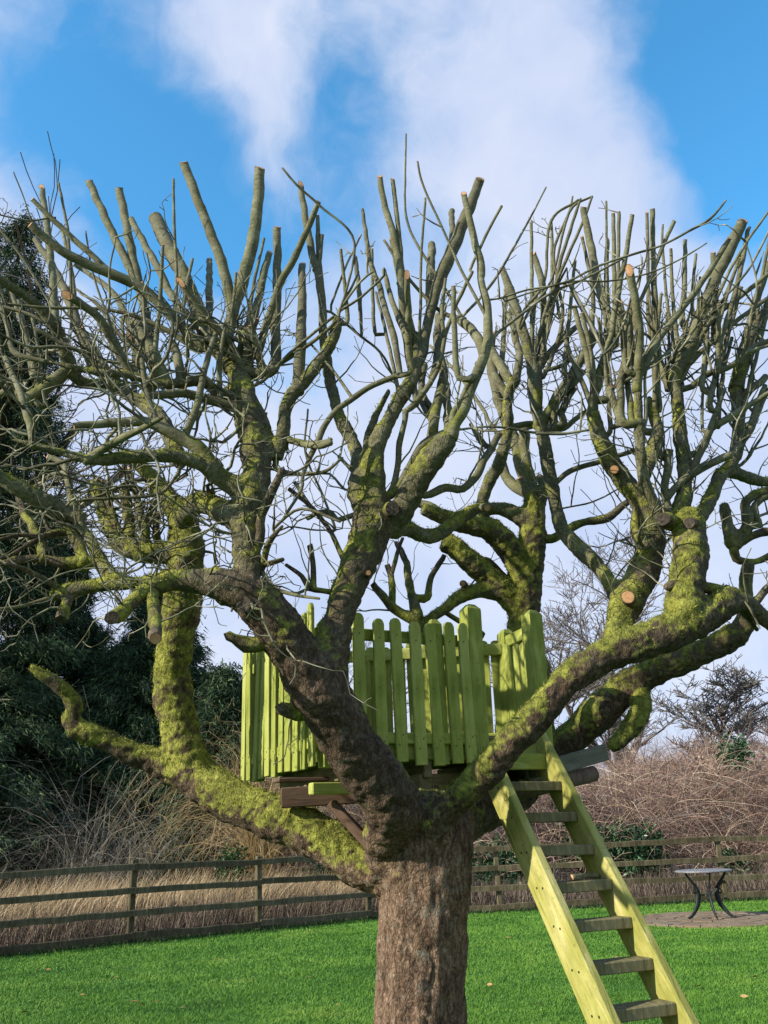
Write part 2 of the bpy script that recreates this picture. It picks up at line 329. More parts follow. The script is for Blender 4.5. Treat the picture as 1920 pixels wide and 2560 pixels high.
# grass blades
PAT_C = G(1781, 2300); PAT_R = 1.27
n = 560000
u = RNG.random(n); y = 6.0*(19.6/6.0)**u; x = (RNG.random(n)-.5)*2*(y*.49+.3)
lim = np.where(x < CORN.x, CORN.y+(x-CORN.x)*.6957, CORN.y+(x-CORN.x)*.0715)
keep = (y < lim+.1) & ((x-PAT_C.x)**2+(y-PAT_C.y)**2 > (PAT_R*.985)**2); x, y = x[keep], y[keep]; n = len(x)
cl = np.array([noise.noise(Vector((a*1.7, b*1.7, 3.1)))*.6 + noise.noise(Vector((a*6, b*6, 1.3)))*.5 for a, b in zip(x[::1], y[::1])])
L = (.022+.015*RNG.random(n))*(1+.85*cl)*np.clip(.8+y*.03, 1, 1.3); L = np.maximum(L, .010)
cent = np.stack([x, y, np.full(n, -.002)], 1); dirs = np.stack([RNG.normal(0,.75,n)+.15, RNG.normal(0,.75,n), np.ones(n)], 1)
v, f = tri_soup(cent, dirs, L, .0046*np.clip(y/7, .8, 2.4))
o = link('lawn_grass', mesh('lawn_grass', v, f, GRASS, False)); tag(o, 'short bright green grass of the mown lawn', 'grass', kind='stuff')
# fringe of longer uncut grass under the rails
xs = RNG.uniform(-8, 10, 9000); ys = np.array([fence_y(a) for a in xs]) + RNG.normal(-.02,.07,9000)
v, f = tri_soup(np.stack([xs,ys,np.zeros(9000)],1), np.stack([RNG.normal(0,.5,9000),RNG.normal(0,.4,9000),np.ones(9000)],1), RNG.uniform(.05,.17,9000), RNG.uniform(.008,.016,9000), .15)
o = link('fence_foot_grass', mesh('fence_foot_grass', v, f, IVY, False)); tag(o, 'dark longer grass fringe under the bottom fence rails', 'grass', kind='stuff')
# tall straw behind the left fence, dead stems behind the right fence
def strip(name, n, x0, x1, o0, o1, h0, h1, wid, m, lean, label, dens=1.0):
    xs = RNG.uniform(x0, x1, n); off = o0+(o1-o0)*RNG.random(n)**dens
    ys = np.array([fence_y(a) for a in xs]) + off
    h = (h0+(h1-h0)*RNG.random(n))*(1+.45*np.array([noise.noise(Vector((a*.8,b*.8,7))) for a, b in zip(xs, ys)]))
    base = np.stack([xs,ys,np.zeros(n)],1); cl_ = np.array([noise.noise(Vector((a*1.3,b*1.3,17))) for a, b in zip(xs, ys)]); d1 = np.stack([RNG.normal(lean,.30,n)+cl_*.5,RNG.normal(0,.30,n),np.ones(n)],1); d1 /= np.linalg.norm(d1,axis=1,keepdims=True)
    mid = base + d1*(h*.6)[:,None]; d2 = d1 + np.stack([RNG.normal(lean*1.6,.35,n),RNG.normal(0,.35,n),RNG.normal(-.15,.25,n)],1); d2 /= np.linalg.norm(d2,axis=1,keepdims=True)
    tip = mid + d2*(h*.45)[:,None]; s = np.stack([np.cos(off*50),np.sin(off*50)*.4,np.zeros(n)],1)*(wid/2)
    v = np.stack([base-s, base+s, mid+s*.8, mid-s*.8, tip],1).reshape(-1,3); b = np.arange(n)*5
    f = np.stack([np.stack([b,b+1,b+2],1),np.stack([b,b+2,b+3],1),np.stack([b+3,b+2,b+4],1)],1).reshape(-1,3)
    o = link(name, mesh(name, v, f, m, False)); tag(o, label, 'dry grass', kind='stuff')
strip('tall_straw', 22000, -10, .6, .9, 6.0, .55, 1.10, .013, STRAW, .28, 'tall pale straw-coloured dry grass behind the sloping fence')
strip('litter_shade', 15000, -10, .6, .2, 2.2, .20, .70, .012, LITTER, .1, 'low dark brown litter, put in as shade at the foot of the tall straw')  # strip of brown litter, its dark colour doing the shading low in the straw
strip('dead_stalks', 7000, .5, 13, .35, 2.8, .20, .65, .012, LITTER, .1, 'low dead stalks and litter behind the level fence')

# ------------------------------------------------------------------ fences
def plank_mesh(L, h, t, m, name, seed):
    rr = random.Random(seed); k = 6; v = []; f = []
    for i in range(k+1):
        x = L*i/k; dz = rr.uniform(-.009,.009); dh = rr.uniform(-.005,.005)
        for (yy, zz) in ((-t/2,-h/2),(t/2,-h/2),(t/2,h/2),(t/2*.4,h/2+.012),(-t/2*.4,h/2+.012),(-t/2,h/2)): v.append((x, yy, zz+dz+(dh if zz > 0 else 0)))
    for i in range(k):
        for j in range(6): f.append((i*6+j, i*6+6+j, i*6+6+(j+1)%6, i*6+(j+1)%6))
    f += [tuple(range(6)), tuple(range(k*6+5, k*6-1, -1))]
    return mesh(name, v, f, m, False)
def fence(name, start, d, dists, label, rail_z, seed):
    root = empty(name, start); tag(root, label, 'fence', 'post and rail fences round the lawn')
    nrm = Vector((d.y, -d.x, 0)); nrm = nrm if nrm.y < 0 else -nrm; rr = random.Random(seed)
    pm = MB(); pm.box(Matrix(), .10, .085, 1.27, .012, True)
    for i in (0,1): pass
    pme = pm.mesh('post', FENCEW); ang = math.atan2(d.y, d.x)
    for s in dists:
        p = start + d*s; h = rr.uniform(.97, 1.03)
        link('post', pme, root, Matrix.Translation(p + Vector((0,0,-.03)) - nrm*.045) @ Matrix.Rotation(ang+rr.uniform(-.08,.08),4,'Z') @ Matrix.Rotation(rr.uniform(-.03,.03),4,'X') @ Matrix.Rotation(rr.uniform(-.02,.02),4,'Y') @ Matrix.Diagonal((1,1,h,1)))
    for zi, z in enumerate(rail_z):
        for i in range(len(dists)-1):
            a = dists[i]; b = dists[i+1]; za = z + rr.uniform(-.02,.02); zb = z + rr.uniform(-.02,.02)
            p = start + d*(a+.003) + nrm*(.022+rr.uniform(0,.004)); Lr = b-a-.006; tilt = math.atan2(zb-za, Lr)
            me = plank_mesh(Lr, .088, .04, FENCEW, 'rail', rr.random())
            link('rail', me, root, Matrix.Translation(p+Vector((0,0,za))) @ Matrix.Rotation(ang,4,'Z') @ Matrix.Rotation(-tilt,4,'Y'))
    return root
sA = (G(752, 2283) - CORN).dot(LDIR); sB = (G(207, 2335) - CORN).dot(LDIR); st = (sB-sA)/2
fence('post_and_rail_fence', CORN, LDIR, [sA-st, sA, sA+st, sB, sB+st, sB+2*st], 'weathered four-rail fence running in front of the tall straw and dark conifers', (.105,.43,.78,1.13), 3)
fence('post_and_rail_fence', CORN, RDIR, [.15,2.05,4.2,6.55,8.6,10.8,13.0], 'weathered four-rail fence running behind the round garden table', (.105,.43,.78,1.14), 5)

# ------------------------------------------------------------------ trees and shrubs beyond the fence
def conifer(base, H, R, nb, seed, label, gap=0.0, low=.06):
    rg = np.random.default_rng(seed); rr = random.Random(seed)
    root = empty('conifer_tree', base); tag(root, label, 'tree', 'dark conifers beyond the fence')
    b = Vector(base); pts = [b+Vector((rr.uniform(-.1,.1),rr.uniform(-.1,.1),H*t)) for t in (0,.3,.6,.85,1)]
    mb = MB(); mb.tube(pts, [.03*H*.7,.022*H*.7,.014*H*.7,.006*H*.7,.01], 8); mb.obj('trunk', TWIG, root, True)
    C_, D_, L_ = [], [], []; limbs = MB()
    for i in range(nb):
        t = low+(1-low)*rr.random()**1.15; a = rr.uniform(0, 2*math.pi)
        if noise.noise(Vector((math.cos(a)*1.4, math.sin(a)*1.4, t*5+seed))) < -.32+gap: continue
        r = R*(1-t)**.75*rr.uniform(.72,1.12)+.15; z = H*t; dr = Vector((math.cos(a), math.sin(a), 0))
        n = max(5, int(r*16)); s = np.sqrt(rg.random(n))*.97+.05; lift = rr.uniform(-.25,.28)
        px = b.x+dr.x*r*s+rg.normal(0,.13,n)*(.4+s); py = b.y+dr.y*r*s+rg.normal(0,.13,n)*(.4+s); pz = z+lift*r*s-.22*r*s*s+rg.normal(0,.10,n)
        c = np.stack([px,py,pz],1)
        m = 15; cc = np.repeat(c, m, 0)+rg.normal(0,.10,(n*m,3)); dd = np.tile([dr.x,dr.y,-.35],(n*m,1))+rg.normal(0,.75,(n*m,3))
        C_.append(cc); D_.append(dd); L_.append(rg.uniform(.09,.27,n*m))
        if i % 3 == 0: limbs.tube([b+Vector((0,0,z)), b+Vector((dr.x*r*.5,dr.y*r*.5,z+lift*r*.5-.05*r)), b+Vector((dr.x*r*.9,dr.y*r*.9,z+lift*r*.9-.18*r))], [.035,.022,.008], 4)
    C_ = np.concatenate(C_); D_ = np.concatenate(D_); L_ = np.concatenate(L_)
    v, f = tri_soup(C_, D_, L_, L_*.17, .25)
    obj('crown', v, f, CONIF, root, False)
    if limbs.v: tag(limbs.obj('limbs', TWIG, root, True), kind='stuff')
    return root
def cz(px, py, Y): p = P(px, py, Y); return p.z
p = P(70, 560, 25); conifer((p.x-.2, 25, 0), p.z+.3, 4.2, 640, 11, 'tallest dark conifer, its ragged top rising beside the leaning mossy branches', .16)
p = P(400, 1480, 27); conifer((p.x, 27, 0), p.z, 3.9, 800, 12, 'broad dark conifer behind the straw, just beside the treehouse', .0)
p = P(150, 1330, 29); conifer((p.x, 29, 0), p.z, 4.4, 760, 13, 'middle dark conifer growing between the tallest and the broadest ones', .10)
p = P(-190, 900, 28); conifer((p.x, 28, 0), p.z, 3.6, 420, 14, 'conifer mostly out of view past the end of the straw', 0)
p = P(560, 1670, 24); conifer((p.x, 24, 0), p.z, 2.0, 260, 15, 'shortest dark conifer behind the tan weeping canes', -.1)

def bare_tree(name, base, H, spread, seed, label, group, m=FARB, r0=None, ivy=False, levels=5, lean=0, twig=.030):
    rr = random.Random(seed); root = empty(name, base); tag(root, label, 'tree', group)
    tr = MB(); br = MB(); r0 = r0 or H*.022
    def grow(p, d, L, r, lev, mb):
        k = 4 if lev > 1 else 6; pts = [p]; rad = [r]; q = p
        for i in range(k):
            d = (d + Vector((rr.gauss(0,.16),rr.gauss(0,.16),rr.gauss(.03,.10)))*(1 if lev else .35)).normalized(); q = q + d*(L/k); pts.append(q); rad.append(max(r*(1-.55*(i+1)/k), twig*.5))
        mb.tube(pts, rad, 6 if lev < 2 else 3, False)
        if lev >= levels: return
        nb = [7,5,5,4,3][min(lev,4)]
        for i in range(nb):
            t = rr.uniform(.35 if lev == 0 else .2, 1); j = min(int(t*k), k); a = rr.uniform(0, 2*math.pi)
            side = Vector((math.cos(a), math.sin(a), rr.uniform(-.1,.35))); nd = (d*rr.uniform(.5,1.0) + side*spread*rr.uniform(.6,1.1)).normalized()
            grow(pts[j], nd, L*rr.uniform(.42,.66), rad[j]*rr.uniform(.45,.65), lev+1, br)
    grow(Vector(base), Vector((lean,0,1)).normalized(), H*.55, r0, 0, tr)
    tr.obj('trunk', m, root, True); br.obj('crown', m, root, True)
    if ivy:
        n = 2600; t = RNG.random(n); a = RNG.uniform(0,6.28,n); rad = r0*1.1+.22*RNG.random(n)*(1.1-t)
        c = np.stack([base[0]+np.cos(a)*rad+lean*t*H*.5, base[1]+np.sin(a)*rad, .3+t*H*.46],1)
        v, f = leaf_soup(c, RNG.normal(size=(n,3))-np.array([0,0,.4]), RNG.uniform(.10,.22,n), RNG.uniform(.09,.16,n)); obj('ivy', v, f, IVY, root, False)
    return root
FG = 'bare trees far behind the thicket'
p = P(1480, 1340, 42); bare_tree('bare_tree', (p.x, 42, 0), p.z*1.25, .95, 21, 'bare grey tree standing beyond the thicket, seen beside the treehouse posts', FG, levels=5)
p = P(1755, 1590, 40); bare_tree('bare_tree', (p.x+.1, 40, 0), p.z*1.12, 1.25, 22, 'bare tree with a clean pale trunk above the red thicket', FG, levels=5)
p = P(1712, 1640, 38); bare_tree('bare_tree', (p.x, 38, 0), p.z*.98, .9, 23, 'bare tree whose trunk is wrapped in green ivy', FG, ivy=True, levels=4)
p = P(1290, 1480, 46); bare_tree('bare_tree', (p.x, 46, 0), p.z*1.15, .9, 24, 'bare tree far behind the treehouse entrance', FG, levels=4)
p = P(900, 1480, 48); bare_tree('bare_tree', (p.x, 48, 0), p.z, .9, 25, 'bare tree far behind the front pickets of the treehouse', FG, levels=4)
p = P(720, 1470, 44); bare_tree('bare_tree', (p.x, 44, 0), p.z, .9, 26, 'bare tree far behind the fork of the great front limb', FG, levels=4)
p = P(1900, 1640, 50); bare_tree('bare_tree', (p.x+1, 50, 0), p.z, 1.0, 27, 'bare tree standing farthest along behind the red thicket', FG, levels=4)
p = P(20, 430, 30); bare_tree('bare_tree', (p.x, 30, 0), p.z, .8, 28, 'tall bare tree poking up behind the tallest dark conifer', FG, levels=4)

# thicket of red-brown stems
def arcs(n, base, d0, L, wid, m, droop, rnd, seg=5):
    d = d0/np.linalg.norm(d0,axis=1,keepdims=True); pts = [base]; q = base
    for i in range(seg):
        d = d + RNG.normal(0,rnd,(n,3)); d[:,2] -= droop*(i+1)/seg; d /= np.linalg.norm(d,axis=1,keepdims=True); q = q + d*(L/seg)[:,None]; pts.append(q)
    s = RNG.normal(size=(n,3)); s[:,1] *= .3; s = s/np.linalg.norm(s,axis=1,keepdims=True)*(wid/2)[:,None]
    rows = []
    for i, p_ in enumerate(pts): k = 1-.75*i/seg; rows += [p_-s*k, p_+s*k]
    v = np.stack(rows,1).reshape(-1,3); b = np.arange(n)*(2*(seg+1)); f = []
    for i in range(seg): f += [np.stack([b+2*i,b+2*i+1,b+2*i+3],1), np.stack([b+2*i,b+2*i+3,b+2*i+2],1)]
    return v, np.stack(f,1).reshape(-1,3)
n = 46000; px = RNG.uniform(560, 2150, n); Y = 22+8*RNG.random(n); X = (px-960)/F*Y
top = np.interp(px, [560,660,720,1120,1300,1400,1470,1540,1700,1900,2150],[2.0,4.0,5.6,5.6,4.6,4.0,4.3,4.7,4.8,4.6,4.5])*(.75+.25*(Y-22)/8)*(1+.16*np.array([noise.noise(Vector((a*.5,b*.5,2))) for a, b in zip(X,Y)]))
h = top*RNG.random(n)**.75; base_ = np.stack([X,Y,h*.72],1)
d0 = np.stack([RNG.normal(-.25,.65,n),RNG.normal(-.25,.5,n),RNG.uniform(.05,1.1,n)],1)
v, f = arcs(n, base_, d0, RNG.uniform(.7,1.9,n), RNG.uniform(.007,.018,n), REDST, .28, .13)
o = link('stem_thicket', mesh('stem_thicket', v, f, REDST, False)); tag(o, 'dense red-brown thicket of bare arching stems beyond the fence', 'thicket', kind='stuff')
n = 14000; px = RNG.uniform(560, 2150, n); Y = 24+5*RNG.random(n); X = (px-960)/F*Y; tp = np.interp(px, [560,660,720,1120,1400,1540,2150],[1.5,2.6,4.2,4.2,2.6,3.2,3.2])
v, f = leaf_soup(np.stack([X,Y,tp*RNG.random(n)],1), RNG.normal(size=(n,3)), RNG.uniform(.06,.20,n), RNG.uniform(.03,.10,n))
o = link('thicket_litter', mesh('thicket_litter', v, f, REDST, False)); tag(o, 'dead brown leaves and litter caught deep inside the thicket', 'leaf litter', kind='stuff')

def leafy(name, c, rx, ry, rz, n, m, label, group, ls=.10, seed=1, stems=9, cat='shrub'):
    rg = np.random.default_rng(seed); rr = random.Random(seed); c = Vector(c); root = empty(name, (c.x, c.y, 0)); tag(root, label, cat, group)
    mb = MB()
    for i in range(stems):
        a = rr.uniform(0,6.28); q = Vector((c.x+math.cos(a)*rx*.7*rr.random(), c.y+math.sin(a)*ry*.6, c.z+rz*rr.uniform(.2,.9)))
        b = Vector((c.x+rr.uniform(-.2,.2)*rx, c.y+rr.uniform(-.1,.1), 0)); mb.tube([b, (b+q)/2+Vector((rr.uniform(-.06,.06),0,0)), q], [.014,.010,.005], 4)
    mb.obj('stems', TWIG, root, True)
    g = rg.normal(size=(int(n/26)+1,3)); g /= np.linalg.norm(g,axis=1,keepdims=True); g *= rg.random((len(g),1))**.4
    cc = np.repeat(g, 26, 0)[:n]*np.array([rx,ry,rz])+rg.normal(0,.085,(n,3))+np.array(c); cc[:,2] = np.maximum(cc[:,2], .04)
    dd = rg.normal(size=(n,3))+np.array([-.2,-.3,.25]); L_ = rg.uniform(.6,1.25,n)*ls
    v, f = leaf_soup(cc, dd, L_, L_*.42); obj('foliage', v, f, m, root, False); return root
LG = 'evergreen shrubs along the fence'
q = G(1590, 2238); leafy('laurel_shrub', (q.x, q.y+.55, .85), 1.05, .4, .72, 6500, LAUREL, 'wide glossy laurel shrub growing through the level fence beside the table', LG, .13, 31)
q = G(1480, 2240); leafy('laurel_shrub', (q.x-.05, q.y+1.0, 1.35), .5, .4, .85, 2600, LAUREL, 'pale green upright laurel seen between ladder and red thicket', LG, .14, 32)
q = G(1270, 2250); leafy('laurel_shrub', (q.x, q.y+.45, .75), .8, .35, .6, 3200, LAUREL, 'small laurel growing behind the fence between trunk and ladder', LG, .12, 33)
q = G(860, 2276); leafy('laurel_shrub', (q.x, q.y+.35, .62), .8, .3, .55, 3600, LAUREL, 'dark laurel shrub pressed against the fence just beside the trunk', LG, .12, 34)
q = G(575, 2308); leafy('ivy_bush', (q.x, q.y+.12, .70), .33, .13, .66, 2600, IVY, 'narrow ivy bush climbing the fence in front of the straw', LG, .09, 35)
q = G(1870, 2225); leafy('laurel_shrub', (q.x, q.y+.4, .5), .45, .3, .4, 800, LAUREL, 'small laurel sprig growing behind the fence past the table', LG, .11, 36)
q = G(60, 2352); leafy('ivy_bush', (q.x, q.y+.22, .3), .8, .2, .3, 2400, IVY, 'low ivy tangle at the foot of the straw, under the lowest rail', LG, .08, 37)
p = P(1835, 1865, 23); leafy('evergreen_clump', (p.x, 23, p.z-.2), .42, .35, .4, 700, LAUREL, 'green leafy clump sprouting high in the red thicket', None, .14, 38, 3)
# grey bare bushes in front of the conifers, tan weeping canes beside the treehouse
def bush(name, c, n, hgt, spr, m, label, group, seed, droop=.45, wid=(.008,.02), cat='shrub', back=0, rnd=.16):
    global RNG; RNG = np.random.default_rng(seed); root = empty(name, c); tag(root, label, cat, group)
    b = np.array(c)+np.stack([RNG.normal(0,spr*.22,n),RNG.normal(0,spr*.15,n),np.zeros(n)],1)
    d = np.stack([RNG.normal(0,spr*.35,n),RNG.normal(back,spr*.3,n),np.full(n,1.0)],1)
    v, f = arcs(n, b, d, hgt*RNG.uniform(.6,1.35,n), RNG.uniform(wid[0],wid[1],n), m, droop, rnd, 8); obj('canes', v, f, m, root, False)
    k = n*3; j = RNG.integers(0, n, k); pos = v.reshape(n,-1,3)[j, RNG.integers(6,16,k)]
    v, f = arcs(k, pos, RNG.normal(size=(k,3))+np.array([0,0,.2]), RNG.uniform(.15,.6,k), np.full(k,wid[0]*.8), m, .25, .2, 3); obj('twigs', v, f, m, root, False)
BG = 'bare grey bushes before the conifers'
q = G(90, 2330); bush('bare_bush', (q.x-.4, q.y+4.2, 0), 330, 4.4, 1.5, GREYST, 'bare grey bush tangled in front of the tallest conifer', BG, 41)
q = G(300, 2320); bush('bare_bush', (q.x-.5, q.y+4.0, 0), 260, 3.6, 1.2, GREYST, 'bare grey bush rising from the straw before the middle conifer', BG, 42)
q = G(600, 2310); bush('weeping_bamboo', (q.x-.0, q.y+2.4, 0), 650, 4.6, .28, TANW, 'tan weeping canes drooping beside the slatted side of the treehouse', None, 43, .75, (.008,.018), 'bamboo', 0, .07)
RNG = np.random.default_rng(99)
# broken old stump behind the ladder
q = G(1345, 2245); root = empty('tree_stump', (q.x, q.y+1.4, 0)); tag(root, 'broken grey tree stump seen between the ladder rungs behind the fence', 'stump')
v = []; f = []; c = Vector((q.x, q.y+1.4, 0)); sg = 28
for i, z in enumerate((0,.4,.9,1.4,1.75)):
    for k in range(sg):
        a = k/sg*2*math.pi; r = .50-.06*i+.06*math.sin(3*a+1)+.05*noise.noise(Vector((math.cos(a)*3,math.sin(a)*3,z)))
        zz = z+(.38*noise.noise(Vector((math.cos(a)*2.2,math.sin(a)*2.2,9)))-.10*(k % 2) if i == 4 else 0); v.append(c+Vector((math.cos(a)*r, math.sin(a)*r*.8, zz)))
for i in range(4):
    for k in range(sg): f.append((i*sg+k, i*sg+(k+1)%sg, i*sg+sg+(k+1)%sg, i*sg+sg+k))
v.append(c+Vector((0,0,1.25))); 
obj('bole', v, f, STUMP, root, False)
mb = MB(); mb.add([v[4*sg+k]*.995+c*.005 for k in range(sg)]+[v[-1]], [(k,(k+1)%sg,sg) for k in range(sg)]); mb.obj('rotten_heart', OLDCUT, root)
# ------------------------------------------------------------------ the old apple tree
PAN = {'S':(0,0,1),'Z':(0,0,.864),'A':(0,300,1.728),'B':(960,300,1.728),'C':(0,1000,1.728),'D':(960,1000,1.728),'E':(0,1760,1.728),'F':(960,1760,1.728),
       'G':(0,680,2.765),'H':(400,680,2.765),'I':(1320,500,2.765),'J':(1320,950,2.765),'K':(0,1130,2.765),'L':(880,680,2.765),'M':(700,1050,2.765),'R':(1350,1350,2.765)}
def parse(s):                                        # "A 985,910,58 ..." -> photo pixels
    out = []; pan = None
    for tok in s.split():
        if tok in PAN: pan = PAN[tok]; continue
        a = [float(q) for q in tok.split(',')]
        out.append((pan[0]+a[0]/pan[2], pan[1]+a[1]/pan[2], a[2]/pan[2], a[3] if len(a) > 3 else None))
    return out
tree_loc = P(1047, 2560, 5.0); tree_loc.z = 0
TREE = empty('apple_tree', tree_loc); tag(TREE, 'old mossy pollarded apple tree with sawn-off branches, holding the treehouse', 'tree')
AX = []                                              # axis samples: px, py, Y, pixel diameter, 3D point
def reg(ps):
    for a, b in zip(ps[:-1], ps[1:]):
        k = max(1, int(math.hypot(b[0]-a[0], b[1]-a[1])/8))
        for i in range(k+1):
            t = i/k; AX.append(tuple(a[j]*(1-t)+b[j]*t for j in range(4)))
